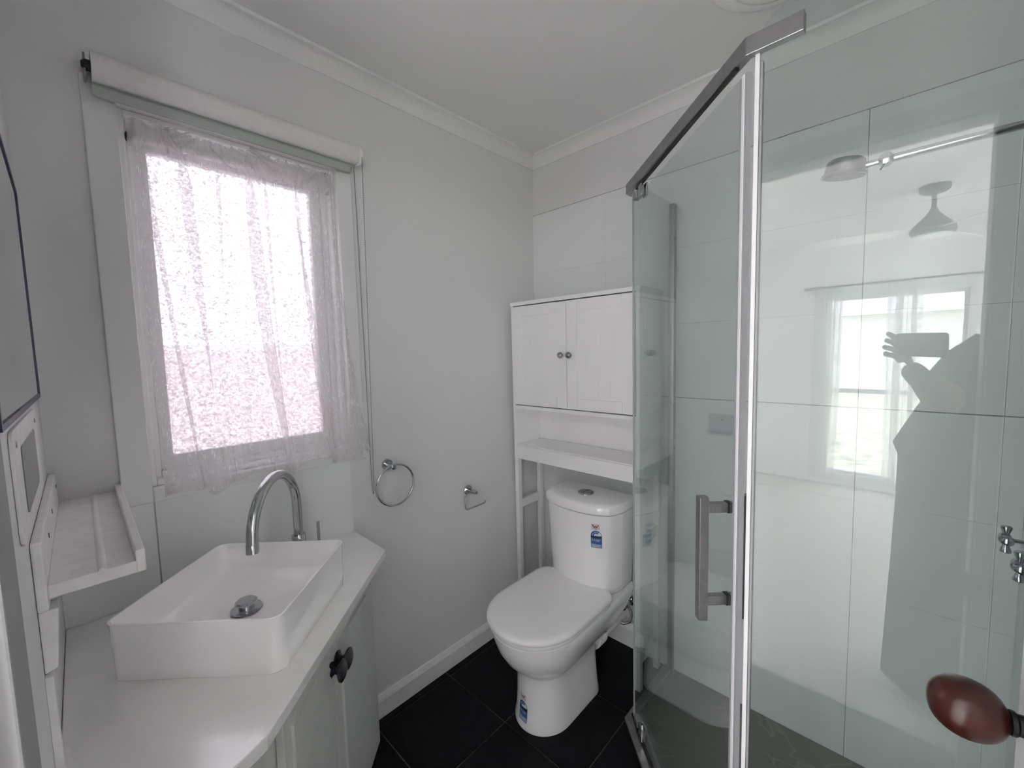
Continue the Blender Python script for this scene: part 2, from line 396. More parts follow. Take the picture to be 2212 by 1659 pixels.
# ---- outside the bathroom window: the neighbour's pink wall
nb = thing('neighbour_wall', 'pink rendered wall next door, dim behind the obscure bathroom window glass', 'wall', (-3.6, .4, -.2))
obj('wall_face', bx((-3.7, -2.5, -.3), (-3.5, 3.5, 1.45)), M['pinkwall'], nb)
obj('coping', bx((-3.74, -2.5, 1.45), (-3.46, 3.5, 1.50)), M['fence'], nb, bevel=.01)
struct('floor_outside', bx((-3.5, -2.5, -.35), (XW-.13, 3.5, -.30)), M['fence'])

# ---- bedroom behind the camera (seen in the shower glass)
struct('floor_bedroom', bx((BXL-.1, BY-.12, -.08), (BXR+.1, YF-FT, -.002)), M['carpet'])
struct('ceiling_bedroom', bx((BXL-.1, BY-.12, ZC), (BXR+.1, YF-FT, ZC+.1)), M['ceil'])
# side walls of the bedroom, with unseen wide windows added for extra light
SW0, SW1, SZ0, SZ1 = -3.1, -.5, .1, 2.2
for nm, xa, xb, wn in (('wall_bedroom_left', BXL-.1, BXL, 'window_added_3'), ('wall_bedroom_right', BXR, BXR+.1, 'window_added_4')):
    bm = BM()
    for a, b in (((xa, BY-.12, 0), (xb, SW0, ZC)), ((xa, SW1, 0), (xb, YF-FT, ZC)), ((xa, SW0, 0), (xb, SW1, SZ0)), ((xa, SW0, SZ1), (xb, SW1, ZC))): box(bm, a, b)
    struct(nm, bm, M['bedwall'])
    wn_ = struct(wn, BM(), M['trim']); xm = (xa+xb)/2
    bm = BM(); box(bm, (xm-.02, SW0, SZ0), (xm+.02, SW0+.04, SZ1)); box(bm, (xm-.02, SW1-.04, SZ0), (xm+.02, SW1, SZ1)); box(bm, (xm-.02, SW0+.04, SZ0), (xm+.02, SW1-.04, SZ0+.04)); box(bm, (xm-.02, SW0+.04, SZ1-.04), (xm+.02, SW1-.04, SZ1)); box(bm, (xm-.02, -1.87, SZ0+.04), (xm+.02, -1.83, SZ1-.04))
    obj('frame', bm, M['trim'], wn_)
    for y0_, y1_ in ((SW0+.04, -1.87), (-1.83, SW1-.04)): obj('pane', bx((xm-.002, y0_, SZ0+.04), (xm+.002, y1_, SZ1-.04)), M['clear'], wn_)
bm = BM()
for a, b in (((BXL-.1, YF-FT, 0), (XW-t, YF-FT+.05, ZC)), ((XR+.12, YF-FT, 0), (BXR+.1, YF-FT+.05, ZC))): box(bm, a, b)
struct('wall_bedroom_near', bm, M['bedwall'])
V0, V1, VZ0, VZ1 = -.56, .37, .12, 1.83
bm = BM()
for a, b in (((BXL-.1, BY-.12, 0), (V0, BY, ZC)), ((V1, BY-.12, 0), (BXR+.1, BY, ZC)), ((V0, BY-.12, 0), (V1, BY, VZ0)), ((V0, BY-.12, VZ1), (V1, BY, ZC))): box(bm, a, b)
struct('wall_bedroom_far', bm, M['bedwall'])
w2 = struct('window_2', BM(), M['trim'])
def yframe(y0, y1, x0, x1, z0, z1, w_):
    bm = BM()
    box(bm, (x0, y0, z0), (x0+w_, y1, z1)); box(bm, (x1-w_, y0, z0), (x1, y1, z1)); box(bm, (x0+w_, y0, z0), (x1-w_, y1, z0+w_)); box(bm, (x0+w_, y0, z1-w_), (x1-w_, y1, z1)); return bm
obj('casing', yframe(BY, BY+.015, V0-.05, V1+.05, VZ0-.05, VZ1+.05, .05), M['trim'], w2)
obj('frame', yframe(BY-.08, BY-.02, V0, V1, VZ0, VZ1, .025), M['trim'], w2)
bm = BM(); box(bm, (V0+.025, BY-.07, .915), (V1-.025, BY-.035, .955)); obj('meeting_rail', bm, M['trim'], w2)
for xm in (-.06, .03): obj('mullion', bx((xm, BY-.08, VZ0+.025), (xm+.035, BY-.02, VZ1-.025)), M['trim'], w2)
obj('pane', bx((V0+.025, BY-.055, VZ0+.025), (-.06, BY-.051, VZ1-.025)), M['clear'], w2)
obj('pane', bx((.065, BY-.055, VZ0+.025), (V1-.025, BY-.051, VZ1-.025)), M['clear'], w2)
# outside the bedroom: lawn, the house opposite, a tree line
lw = struct('floor_lawn', bx((-40, -40, -.5), (40, BY-.12, -.25)), M['grass'])
hs = thing('neighbour_house', 'pale weatherboard house beyond the lawn, reflected in the shower glass', 'house', (-3, -17, -.25))
bm = bx((-9, -21, -.25), (4, -15.5, 2.3)); obj('walls', bm, M['fence'], hs)
bm = BM(); loft(bm, [[Vector(p) for p in ((x, -15.2, 2.25), (x, -18.3, 3.6), (x, -21.3, 2.25))] for x in (-9.3, 4.3)]); obj('roof', bm, M['roof'], hs)

# ================================================================== SHOWER
st = thing('shower_floor', 'grey marble-look shower floor behind the angled glass screen', 'shower floor', (-.2, 1.3, 0))
obj('base_sheet', prism(BM(), [(-.70, YB-.009), (-.70, 1.335), (-.225, .86), (XR-.009, .86), (XR-.009, YB-.009)], -.003, .004), M['marble'], st)
def sill(pts, wd, z0, z1):
    """strip that follows a polyline (metal sill)"""
    P = [Vector((*p, 0)) for p in pts]; L, R = [], []
    for i, p in enumerate(P):
        if i == 0: d = (P[1]-p).normalized(); n = Vector((-d.y, d.x, 0))
        elif i == len(P)-1: d = (p-P[i-1]).normalized(); n = Vector((-d.y, d.x, 0))
        else:
            d1, d2 = (p-P[i-1]).normalized(), (P[i+1]-p).normalized()
            n = (Vector((-d1.y, d1.x, 0))+Vector((-d2.y, d2.x, 0))).normalized(); n /= max(.3, n.dot(Vector((-d1.y, d1.x, 0))))
        L.append(p+n*wd/2); R.append(p-n*wd/2)
    bm = BM()
    rings = [[Vector((R[i].x, R[i].y, z0)), Vector((L[i].x, L[i].y, z0)), Vector((L[i].x, L[i].y, z1)), Vector((R[i].x, R[i].y, z1))] for i in range(len(P))]
    return loft(bm, rings)
ss = thing('shower_screen', 'frameless glass corner shower screen with angled pivot door and grey header bar', 'shower screen', (-.3, 1.1, 0))
obj('sill', sill([(-.702, YB-.009), (-.702, 1.330), (-.232, .868), (XR-.009, .868)], .034, .0, .012), M['satin'], ss, bevel=.002)
obj('sill_seal', sill([(-.700, 1.352), (-.222, .874)], .010, .012, .020), M['black'], ss)
GT = .003
obj('return_panel', bx((-.69-GT, 1.345, .02), (-.69+GT, YB-.012, 1.963)), M['glass'], ss, label='narrow glass panel standing square to the tiled back wall')
# fixed panel with a rounded top left corner
x0, x1, z0, z1, rr = -.213, XR-.012, .014, 1.988, .045
pts = [(x0, z0), (x1, z0), (x1, z1)] + [(x0+rr-rr*math.sin(a), z1-rr+rr*math.cos(a)) for a in [PI/2*i/8 for i in range(9)]]
bm = loft(BM(), [[Vector((x, y, z)) for x, z in pts] for y in (.895-GT, .895+GT)])
obj('fixed_panel', bm, M['glass'], ss, label='wide clear glass panel reflecting the bedroom window')
# door panel on the diagonal
DA, DB = Vector((-.676, 1.331, 0)), Vector((-.231, .886, 0)); DE = (DB-DA).normalized(); DN = Vector((-1, -1, 0)).normalized()
dp = obj('door_panel', fbox(BM(), (DA+DB)/2+Vector((0, 0, .9575)), DE, DN, (0, 0, 1), (DB-DA).length/2, GT, .9375), M['glass'], ss, label='pivoting glass door set at an angle across the corner')
# edges of panes and seals
obj('glass_edge', cyl(BM(), (-.69, 1.3445, .02), (-.69, 1.3445, 1.963), .0032, 8), M['rubber'], ss)
E0 = DB+DE*.003
obj('door_seal', fbox(BM(), E0+DN*.004+Vector((0, 0, .955)), DE, DN, (0, 0, 1), .0035, .0025, .938), M['sealwhite'], ss, label='white magnetic seal on the door edge')
obj('door_seal', fbox(BM(), E0+DE*.006+Vector((0, 0, .955)), DE, DN, (0, 0, 1), .004, .005, .938), M['rubber'], ss)
obj('door_seal', fbox(BM(), E0-DE*.010+Vector((0, 0, .955)), DE, DN, (0, 0, 1), .004, .0042, .938), M['rubber'], ss)
obj('panel_seal', bx((-.217, .889, .014), (-.209, .901, 1.93)), M['sealwhite'], ss, bevel=.001)
obj('panel_seal', bx((-.208, .890, .014), (-.204, .900, 1.91)), M['rubber'], ss)
# wall channels
obj('wall_channel', bx((-.70, YB-.034, .0), (-.678, YB-.0086, 1.965)), M['satin'], ss, bevel=.002)
obj('wall_channel', bx((XR-.03, .885, 0), (XR-.008, .905, 1.965)), M['satin'], ss, bevel=.002)
for z in (.45, .98, 1.83):
    obj('channel_screw', lathe(BM(), (-.678, YB-.022, z), (1, 0, 0), [(-.002, .006), (.003, .006), (.005, .004), (.005, 0)], 12), M['chrome'], ss)
# header bar: short return, diagonal, short clamp on the fixed panel
HZ0, HZ1 = 1.925, 1.958
obj('header_bar', sill([(-.7055, 1.372), (-.7055, 1.3415), (-.2275, .8880-.0005), (-.142, .8875)], .016, HZ0, HZ1), M['satin'], ss, bevel=.0015)
obj('header_track', sill([(-.66, 1.312), (-.25, .902)], .008, HZ0-.006, HZ0+.001), M['black'], ss)
# top pivot and bottom pivot
for zc, h in ((1.899, .034), (.045, .04)):
    c = DA+DE*.075+Vector((0, 0, zc))
    pv = obj('pivot', fbox(BM(), c+DN*.006, DE, DN, (0, 0, 1), .016, .005, h*.6), M['chrome'], ss, bevel=.003)
    obj('pivot_plate', fbox(BM(), c-DN*.008, DE, DN, (0, 0, 1), .016, .004, h*.6), M['chrome'], pv, bevel=.003)
    obj('pivot_bolt', cyl(BM(), c+DN*.002+Vector((0, 0, -h*.5)), c+DN*.002+Vector((0, 0, h*.95)), .004, 10), M['chrome'], pv)
    obj('corner_bracket', fbox(BM(), DA+DE*.028+DN*.002+Vector((0, 0, zc)), DE, DN, (0, 0, 1), .016, .010, h*.35), M['satin'], ss, bevel=.003)
# handle
hp = DA+DE*((DB-DA).length-.035)
hd = obj('handle', fbox(BM(), hp+DN*.054+Vector((0, 0, .957)), DE, DN, (0, 0, 1), .0095, .0095, .133), M['satin'], dp, bevel=.0012, label='square brushed metal bar handle')
DP_OFF = Vector()
for z in (1.066, .866):
    obj('handle_post', fbox(BM(), hp+DN*.0235+Vector((0, 0, z)), DE, DN, (0, 0, 1), .0075, .0205, .010), M['satin'], dp, bevel=.0012)
    obj('handle_post', fbox(BM(), hp-DN*.016+Vector((0, 0, z)), DE, DN, (0, 0, 1), .0075, .0125, .010), M['satin'], dp, bevel=.0012)
    obj('handle_gasket', fbox(BM(), hp+Vector((0, 0, z)), DE, DN, (0, 0, 1), .0085, .0045, .011), M['black'], dp)
obj('inner_handle', fbox(BM(), hp-DN*.036+Vector((0, 0, .957)), DE, DN, (0, 0, 1), .0095, .0095, .133), M['satin'], dp, bevel=.0012)

# shower arm and head
SY, SZ = 1.30, 1.812
sh = thing('shower', 'chrome shower arm with small round head reaching over the shower', 'shower head', (.24, SY, SZ))
obj('arm', cyl(BM(), (XR-.009, SY, SZ+.002), (-.040, SY, SZ), .0085, 16), M['chrome'], sh, smooth=40)
obj('wall_flange', lathe(BM(), (XR-.008, SY, SZ+.002), (-1, 0, 0), [(0, .028), (.006, .027), (.012, .015), (.012, .009)], 24), M['chrome'], sh, smooth=40)
sw = obj('swivel', lathe(BM(), (-.047, SY-.018, SZ), (0, 1, 0), [(0, .006), (.002, .012), (.008, .0135), (.028, .0135), (.034, .012), (.036, .006)], 24), M['chrome'], sh, smooth=40)
obj('thumb_lever', cyl(BM(), (-.048, SY-.012, SZ-.010), (-.056, SY-.014, SZ-.024), .002, 8), M['darkmetal'], sw)
obj('neck', cyl(BM(), (-.035, SY, SZ), (-.082, SY, SZ-.001), .0075, 14), M['chrome'], sh, smooth=40)
hx = Vector((.12, -.10, 1)).normalized()
hdh = obj('head', lathe(BM(), (-.122, SY, SZ-.016), hx, [(0, .043), (.002, .0455), (.007, .044), (.009, .040), (.034, .037), (.040, .030), (.042, 0)], 32), M['satin'], sh, smooth=35)
obj('spray_face', lathe(BM(), Vector((-.122, SY, SZ-.016))-hx*.001, hx, [(0, 0), (0, .040), (.0015, .041)], 32), mat('spray_face', (.22, .225, .225), .5, noise=(900, .4)), hdh)
# taps on the right wall
def shower_tap(y, z, label):
    tp = thing('shower_tap', label, 'tap', (XR-.008, y, z), 'shower taps on the right wall')
    obj('wall_cover', lathe(BM(), (XR-.008, y, z), (-1, 0, 0), [(0, .022), (.004, .022), (.018, .015), (.040, .013), (.048, .011), (.050, 0)], 20), M['chrome'], tp, smooth=40)
    obj('spindle', cyl(BM(), (XR-.05, y, z), (.168, y, z), .0042, 12), M['chrome'], tp, smooth=40)
    hn = obj('cross_handle', lathe(BM(), (.175, y, z), (-1, 0, 0), [(0, .005), (.003, .0105), (.016, .0105), (.020, .006), (.021, 0)], 18), M['chrome'], tp, smooth=40)
    for k in range(4):
        a = PI/2*k+.12; d = Vector((0, math.sin(a), math.cos(a))); c = Vector((.166, y, z))
        obj('handle_lug', lathe(BM(), c+d*.006, d, [(0, .0045), (.008, .0055), (.016, .0085), (.020, .0085), (.022, .006), (.022, 0)], 12), M['chrome'], hn, smooth=40)
shower_tap(1.30, .985, 'chrome cross-handle shower tap farther from the glass panel, the left one')
shower_tap(1.155, .985, 'chrome cross-handle shower tap nearer the glass panel, cut by the photo edge')
# soap dish
sd = thing('soap_dish', 'clear plastic soap dish stuck on the tiles inside the shower', 'soap dish', (-.50, 1.68, 1.09))
pl = rrect(-.548, -.452, 1.062, 1.140, .012, 5)
obj('back_plate', loft(BM(), [[Vector((x, y, z)) for x, z in pl] for y in (YB-.013, YB-.0085)]), M['acrylic'], sd)
def tray(zc, gx, gy): return [Vector((x, y, zc)) for x, y in rrect(-.548+gx, -.452-gx, YB-.062+gy, YB-.013, .014, 5)]
obj('tray', loft(BM(), [tray(1.080, 0, 0), tray(1.066, .004, .004), tray(1.063, .012, .012), tray(1.066, .012, .012), tray(1.080, .004, .004)], False, False), M['acrylic'], sd)
obj('screw', lathe(BM(), (-.498, YB-.013, 1.118), (0, -1, 0), [(0, .004), (.002, .003), (.0025, 0)], 10), M['satin'], sd)

# ================================================================== TOILET
TXc = -.972
def dring(yf, yb, hw, z, lf=None, rb=.03, n=14):
    """D-shaped plan outline: elliptical front, straight sides, rounded back"""
    lf = lf or hw; pts = []
    for i in range(2*n+1):
        a = PI+PI*i/(2*n); pts.append(Vector((TXc+hw*math.cos(a), yf+lf+lf*math.sin(a), z)))
    for cx, a0 in ((TXc+hw-rb, 0), (TXc-hw+rb, PI/2)):
        for i in range(6): a = a0+PI/2*i/5; pts.append(Vector((cx+rb*math.cos(a), yb-rb+rb*math.sin(a), z)))
    return pts
tl = thing('toilet', 'white close-coupled toilet with lid down and blue rating stickers', 'toilet', (TXc, 1.25, 0))
bm = BM()
loft(bm, [dring(1.038, 1.405, .113, 0, .125, .05), dring(1.038, 1.405, .113, .012, .125, .05), dring(1.046, 1.405, .108, .04, .12, .05),
          dring(1.050, 1.402, .104, .11, .116, .05), dring(1.050, 1.40, .102, .16, .114, .05), dring(1.048, 1.405, .103, .205, .115, .05), dring(1.040, 1.42, .109, .220, .122, .05),
          dring(1.018, 1.46, .124, .238, .14, .05), dring(.990, 1.51, .142, .270, .158, .05), dring(.967, 1.55, .157, .31, .17, .05),
          dring(.952, 1.59, .168, .355, .178, .05), dring(.945, 1.60, .172, .388, .18, .05), dring(.955, 1.59, .165, .396, .172, .05)])
pan = obj('pan', bm, M['ceramic'], tl, smooth=50)
obj('seat', loft(BM(), [dring(.941, 1.40, .176, .397, .182, .06), dring(.938, 1.40, .178, .401, .184, .06), dring(.938, 1.40, .178, .409, .184, .06), dring(.943, 1.395, .173, .412, .18, .06)]), M['plastic'], tl, smooth=45)
obj('seat_lid', loft(BM(), [dring(.936, 1.405, .179, .4135, .186, .06), dring(.930, 1.405, .183, .418, .19, .06), dring(.930, 1.405, .183, .428, .19, .06), dring(.936, 1.40, .178, .434, .186, .06), dring(.952, 1.39, .164, .4365, .172, .055), dring(1.02, 1.35, .10, .4375, .11, .04)]), M['plastic'], tl, smooth=60)
for s in (-1, 1):
    obj('hinge', cyl(BM(), (TXc+s*.075-.02, 1.395, .425), (TXc+s*.075+.02, 1.395, .425), .010, 12), M['plastic'], tl, smooth=40)
def cring(hw, yf, yb, z, bul=.062, rc=.05):
    """cistern outline: bowed front, rounded corners, flat back"""
    pts = []
    for i in range(25):
        s = -1+2*i/24; x = hw*math.sin(s*PI/2)
        e = abs(x/hw); y = yf+bul*e**2.4 + .05*max(0, e-.86)/.14*max(0, e-.86)/.14
        pts.append(Vector((TXc+x, y, z)))
    for cx, a0 in ((TXc+hw-.02, 0), (TXc-hw+.02, PI/2)):
        for i in range(6): a = a0+PI/2*i/5; pts.append(Vector((cx+.02*math.cos(a), yb-.02+.02*math.sin(a), z)))
    return pts
bm = loft(BM(), [cring(.150, 1.378, 1.565, .400), cring(.160, 1.366, 1.57, .408), cring(.164, 1.362, 1.57, .43), cring(.170, 1.356, 1.575, .56), cring(.176, 1.350, 1.575, .70), cring(.177, 1.349, 1.575, .742)])
cis = obj('cistern', bm, M['ceramic'], tl, smooth=50)
bm = loft(BM(), [cring(.176, 1.350, 1.575, .745), cring(.182, 1.343, 1.58, .748), cring(.183, 1.341, 1.58, .765), cring(.181, 1.344, 1.58, .776), cring(.174, 1.352, 1.575, .783), cring(.164, 1.363, 1.566, .786)])
obj('cistern_lid', bm, M['ceramic'], tl, smooth=25)
bt = obj('flush_button', lathe(BM(), (TXc, 1.462, .786), (0, 0, 1), [(0, .034), (.004, .034), (.006, .031), (.0055, .028), (.008, .026), (.0085, 0)], 32), M['chrome'], tl, smooth=35, label='round chrome dual flush button')
obj('button_split', bx((TXc-.001, 1.436, .7930), (TXc+.001, 1.488, .7948)), M['darkmetal'], bt)
# waste connector behind the pan
bm = BM(); tube(bm, [(TXc+.03, 1.40, .17), (TXc+.03, 1.47, .17), (TXc+.03, 1.55, .172), (TXc+.03, YB-.010, .175)], [.050, .050, .050, .050], 20)
pc = obj('waste_pipe', bm, M['plastic'], tl, smooth=40)
for y in (1.43, 1.452, 1.475): obj('collar_rib', lathe(BM(), (TXc+.03, y, .17), (0, 1, 0), [(0, .05), (.002, .058), (.012, .058), (.014, .05)], 24), M['plastic'], pc, smooth=40)
obj('floor_screw_cap', lathe(BM(), (TXc+.101, 1.335, .06), (1, 0, 0), [(-.01, .005), (.003, .005), (.004, 0)], 10), M['satin'], pan)
# water rating stickers (flat print that follows the ceramic)
def bvh(o):
    me = o.data; bm = bmesh.new(); bm.from_mesh(me); off = Vector(); p = o.parent
    while p is not None: off += p.location; p = p.parent
    bmesh.ops.translate(bm, verts=bm.verts, vec=off); t_ = BVHTree.FromBMesh(bm); bm.free(); return t_
def print_mat(name, col): return mat(name, col, .35, noise=(80, .06))
PM = {'purple': print_mat('print_purple', (.16, .01, .09)), 'blue': print_mat('print_blue', (.03, .12, .33)), 'dark': print_mat('print_dark_navy', (.012, .02, .05)), 'pale': print_mat('print_pale_blue', (.22, .32, .45)), 'white': print_mat('print_white', (.78, .80, .84)), 'label': print_mat('label_pale', (.66, .64, .68))}
def rating(host, tree, c, right, scale, parent):
    c = Vector(c); right = Vector(right).normalized(); nrm = right.cross(Vector((0, 0, 1))); nrm = -nrm if nrm.dot(-c) < 0 else nrm
    def put(u, v, lift):
        o_ = c+right*u*scale+Vector((0, 0, v*scale))+nrm*.15
        hit = tree.ray_cast(o_, -nrm)
        p, n = (hit[0], hit[1]) if hit[0] is not None else (o_-nrm*.15, nrm)
        if n.dot(nrm) < 0: n = -n
        return p+n*lift
    def layer(name, polys, m, lift, par):
        bm = BM()
        for poly in polys:
            bm.faces.new([bm.verts.new((x, y, 0)) for x, y in poly])
        bmesh.ops.triangulate(bm, faces=bm.faces)
        for _ in range(2):
            long_ = [e for e in bm.edges if e.calc_length() > .25]
            if long_: bmesh.ops.subdivide_edges(bm, edges=long_, cuts=2); bmesh.ops.triangulate(bm, faces=bm.faces)
        for v in bm.verts: v.co = put(v.co.x, v.co.y, lift)
        return obj(name, bm, m, par)
    def text(s, x, y, size, m, lift, par, name):
        cu = bpy.data.curves.new('t', 'FONT'); cu.body = s; cu.size = size; cu.align_x = 'LEFT'; cu.resolution_u = 3
        to = bpy.data.objects.new('t', cu); COL.objects.link(to)
        dg = bpy.context.evaluated_depsgraph_get(); me = to.evaluated_get(dg).to_mesh(); bm = BM(); bm.from_mesh(me)
        to.evaluated_get(dg).to_mesh_clear(); bpy.data.objects.remove(to)
        for v in bm.verts: v.co = put(v.co.x+x, v.co.y+y, lift)
        return obj(name, bm, m, par)
    arch = lambda w_, y0, cy: [(-w_, y0), (w_, y0), (w_, cy)]+[(w_*math.cos(PI*i/14), cy+w_*math.sin(PI*i/14)) for i in range(1, 14)]+[(-w_, cy)]
    # unit = half label width
    st_ = layer('rating_sticker', [arch(1.0, -1.9, .55)], PM['blue'], .0004, parent); st_['label'] = 'blue arched water rating sticker'
    layer('sticker_base', [[(-.96, -1.86), (.96, -1.86), (.96, -1.12), (-.96, -1.12)]], PM['pale'], .0007, st_)
    # white sector of the dial (unused stars) and band
    seg = [(.92*math.cos(a), .55+.92*math.sin(a)) for a in [PI*.30*i/6 for i in range(7)]]
    inner = [(.42*math.cos(a), .55+.42*math.sin(a)) for a in [PI*.30*(6-i)/6 for i in range(7)]]
    layer('dial_blank', [seg+inner], PM['white'], .0007, st_)
    layer('dial_centre', [[(-.40, .50), (.90, .50)]+[(.40*math.cos(PI*i/10), .55+.40*math.sin(PI*i/10)) for i in range(0, 11)]], PM['white'], .0007, st_)
    layer('dark_band', [[(-1, .08), (1, .08), (1, .45), (-1, .45)]], PM['dark'], .0008, st_)
    stars = []
    for a in (PI*.95, PI*.78, PI*.60, PI*.42):
        cx, cy = .68*math.cos(a), .58+.68*math.sin(a)
        stars.append([(cx+.13*(1 if k % 2 == 0 else .45)*math.sin(PI*k/5), cy+.13*(1 if k % 2 == 0 else .45)*math.cos(PI*k/5)) for k in range(10)])
    layer('star', stars, PM['white'], .0009, st_)
    text('3.5', -.88, -.52, .56, PM['white'], .0009, st_, 'figure')
    layer('fine_print', [[(-.1+0, -.2-.16*k), (.75-.1*k, -.2-.16*k), (.75-.1*k, -.26-.16*k), (-.1, -.26-.16*k)] for k in range(3)]+[[(-.7, -1.3-.16*k), (.7-.2*(k % 2), -1.3-.16*k), (.7-.2*(k % 2), -1.36-.16*k), (-.7, -1.36-.16*k)] for k in range(3)], PM['label'], .0009, st_)
    wm = layer('mark_sticker', [[(-.85, 1.68), (.70, 1.68), (.70, 2.85), (-.85, 2.85)]], PM['label'], .0004, parent); wm['label'] = 'small pale sticker printed with a purple W mark'
    V = lambda a, b, wd: [(a[0]-wd/2, a[1]), (a[0]+wd/2, a[1]), (b[0]+wd/2, b[1]), (b[0]-wd/2, b[1])]
    layer('printed_mark', [V((-.66, 2.74), (-.28, 2.12), .20), V((-.05, 2.52), (-.28, 2.12), .14), V((-.05, 2.52), (.10, 2.12), .14), V((.42, 2.66), (.10, 2.12), .16), [(-.42, 2.0), (.28, 2.0), (.28, 1.96), (-.42, 1.96)], [(-.18, 1.88), (.06, 1.88), (-.06, 1.76)]], PM['purple'], .0008, wm)
rating(cis, bvh(cis), (-.864, 1.36, .6475), (1, .12, 0), .021, cis)
rating(pan, bvh(pan), (-.985, 1.048, .067), (1, -.08, 0), .0215, pan)

# stop valve and hose on the back wall beside the cistern
sv = thing('stop_valve', 'chrome stop valve and braided hose behind the toilet beside the glass', 'valve', (-.885, YB, .235))
obj('wall_rose', lathe(BM(), (-.885, YB-.008, .235), (0, -1, 0), [(0, .026), (.004, .025), (.008, .014), (.008, 0)], 20), M['chrome'], sv, smooth=40)
obj('body', cyl(BM(), (-.885, YB-.010, .235), (-.885, YB-.070, .235), .010, 14), M['chrome'], sv, smooth=40)
obj('valve_knob', lathe(BM(), (-.885, YB-.066, .235), (0, -1, 0), [(0, .012), (.002, .017), (.016, .017), (.020, .012), (.020, 0)], 10), M['chrome'], sv)
obj('outlet', cyl(BM(), (-.885, YB-.045, .235), (-.862, YB-.050, .215), .008, 12), M['chrome'], sv)
obj('hose', tube(BM(), [(-.862, YB-.050, .216), (-.856, YB-.052, .19), (-.860, YB-.06, .165), (-.885, YB-.07, .150), (-.915, YB-.085, .165), (-.940, YB-.10, .22), (-.95, YB-.115, .30), (-.95, YB-.13, .41)], .0065, 10), M['satin'], sv, smooth=60)
obj('hose_band', cyl(BM(), (-.899, YB-.076, .154), (-.911, YB-.083, .162), .0072, 10), M['plastic'], sv)
obj('hose_tag', fbox(BM(), (-.965, YB-.012, .128), (1, 0, .05), (0, 1, 0), (-.05, 0, 1), .016, .0006, .010), M['plastic'], sv, label='small white paper tag')

# ================================================================== OVER-TOILET CABINET
CX0, CX1, CY0, CY1 = -1.402, -.732, 1.475, 1.672
oc = thing('storage_cabinet', 'tall white over-toilet cabinet with two doors above an open shelf', 'cabinet', (-1.067, 1.57, 0))
def obx(name, a, b, parent=oc, m=None, bevel=.0015, **k): return obj(name, bx(a, b), m or M['cab'], parent, bevel=bevel, **k)
obx('side_panel', (CX0, CY0+.001, .90), (CX0+.015, CY1, 1.618)); obx('side_panel', (CX1-.015, CY0+.001, .90), (CX1, CY1, 1.618))
obx('top', (CX0-.003, CY0-.002, 1.617), (CX1+.004, CY1, 1.634))
obx('middle_shelf', (CX0+.015, CY0, 1.118), (CX1-.015, CY1-.006, 1.135)); obx('lower_shelf', (CX0+.015, CY0+.012, .925), (CX1-.015, CY1-.006, .938))
obx('back_panel', (CX0+.004, CY1-.006, .938), (CX1-.004, CY1, 1.618))
obx('apron', (CX0+.001, CY0, .868), (CX1-.001, CY0+.015, .934)); obx('back_rail', (CX0+.024, CY1-.018, .868), (CX1-.024, CY1, .925))
for x0_ in (CX0, CX1-.024):
    for y0_ in (CY0+.002, CY1-.026): obx('leg', (x0_, y0_, 0), (x0_+.024, y0_+.024, .899 if y0_ > 1.55 else .868))
    obx('side_rail', (x0_+.003, CY0+.026, .610), (x0_+.021, CY1-.026, .650)); obx('side_rail', (x0_+.003, CY0+.026, .868), (x0_+.021, CY1-.026, .899)); obx('side_rail', (x0_+.003, CY0+.026, .11), (x0_+.021, CY1-.026, .15))
obx('foot_rail', (CX0+.024, CY1-.022, .11), (CX1-.024, CY1-.004, .15))
XM = -1.0695
def cab_door(x0, x1, knob_x):
    z0, z1 = 1.140, 1.6115
    d = obj('door', bx((x0, CY0-.001, z0), (x1, CY0+.013, z1)), M['cab'], oc, bevel=.001)
    s, tt = .052, .048; yf = CY0-.005
    for a, b in (((x0, yf, z0), (x0+s, CY0-.0005, z1)), ((x1-s, yf, z0), (x1, CY0-.0005, z1)), ((x0+s+.0006, yf, z0), (x1-s-.0006, CY0-.0005, z0+tt)), ((x0+s+.0006, yf, z1-tt), (x1-s-.0006, CY0-.0005, z1))):
        obj('rail', bx(a, b), M['cab'], d, bevel=.0012)
    n = 4; wd = (x1-x0-2*s)/n   # tongue and groove boards
    for k in range(n): obj('plank', bx((x0+s+k*wd+.0006, yf+.0035, z0+tt), (x0+s+(k+1)*wd-.0006, CY0, z1-tt)), M['cab'], d, bevel=.0018)
    kn = obj('knob', lathe(BM(), (knob_x, yf, 1.377), (0, -1, 0), [(0, .006), (.004, .005), (.008, .006), (.012, .0115), (.018, .0135), (.024, .0115), (.027, .006), (.0275, 0)], 20), M['satin'], d, smooth=60)
cab_door(CX0+.0195, XM-.002, XM-.022); cab_door(XM+.002, CX1-.0195, XM+.022)

# ================================================================== VANITY
CZ = .767; VP = [(-1.2045, .645), (-.752, .172), (-.722, .110), (-.722, YF+.001), (XW+.001, YF+.001), (XW+.001, .645)]
wt = thing('vanity_worktop', 'white painted angular corner worktop carrying the square basin', 'worktop', (-1.1, .25, CZ))
pts = [(-1.2045, .645), (-.752, .172), (-.722, .10), (-.722, YF+.001), (XW+.008, YF+.001), (XW+.008, .645)]
obj('slab', prism(BM(), pts, CZ-.026, CZ), M['counter'], wt, bevel=.002)
vc = thing('vanity_cabinet', 'white painted corner vanity with two scalloped doors under the worktop', 'cabinet', (-1.1, .25, 0))
A, B = Vector((-1.197, .588, 0)), Vector((-.800, .191, 0)); VD = (B-A).normalized(); VN = Vector((1, 1, 0)).normalized(); VL = (B-A).length
pts = [(XW+.001, A.y), (A.x, A.y), (B.x, B.y), (B.x+.035, B.y-.04), (B.x+.035, YF+.001), (XW+.001, YF+.001)]
obj('body', prism(BM(), pts, .165, CZ-.026), M['vanity'], vc, bevel=.002)
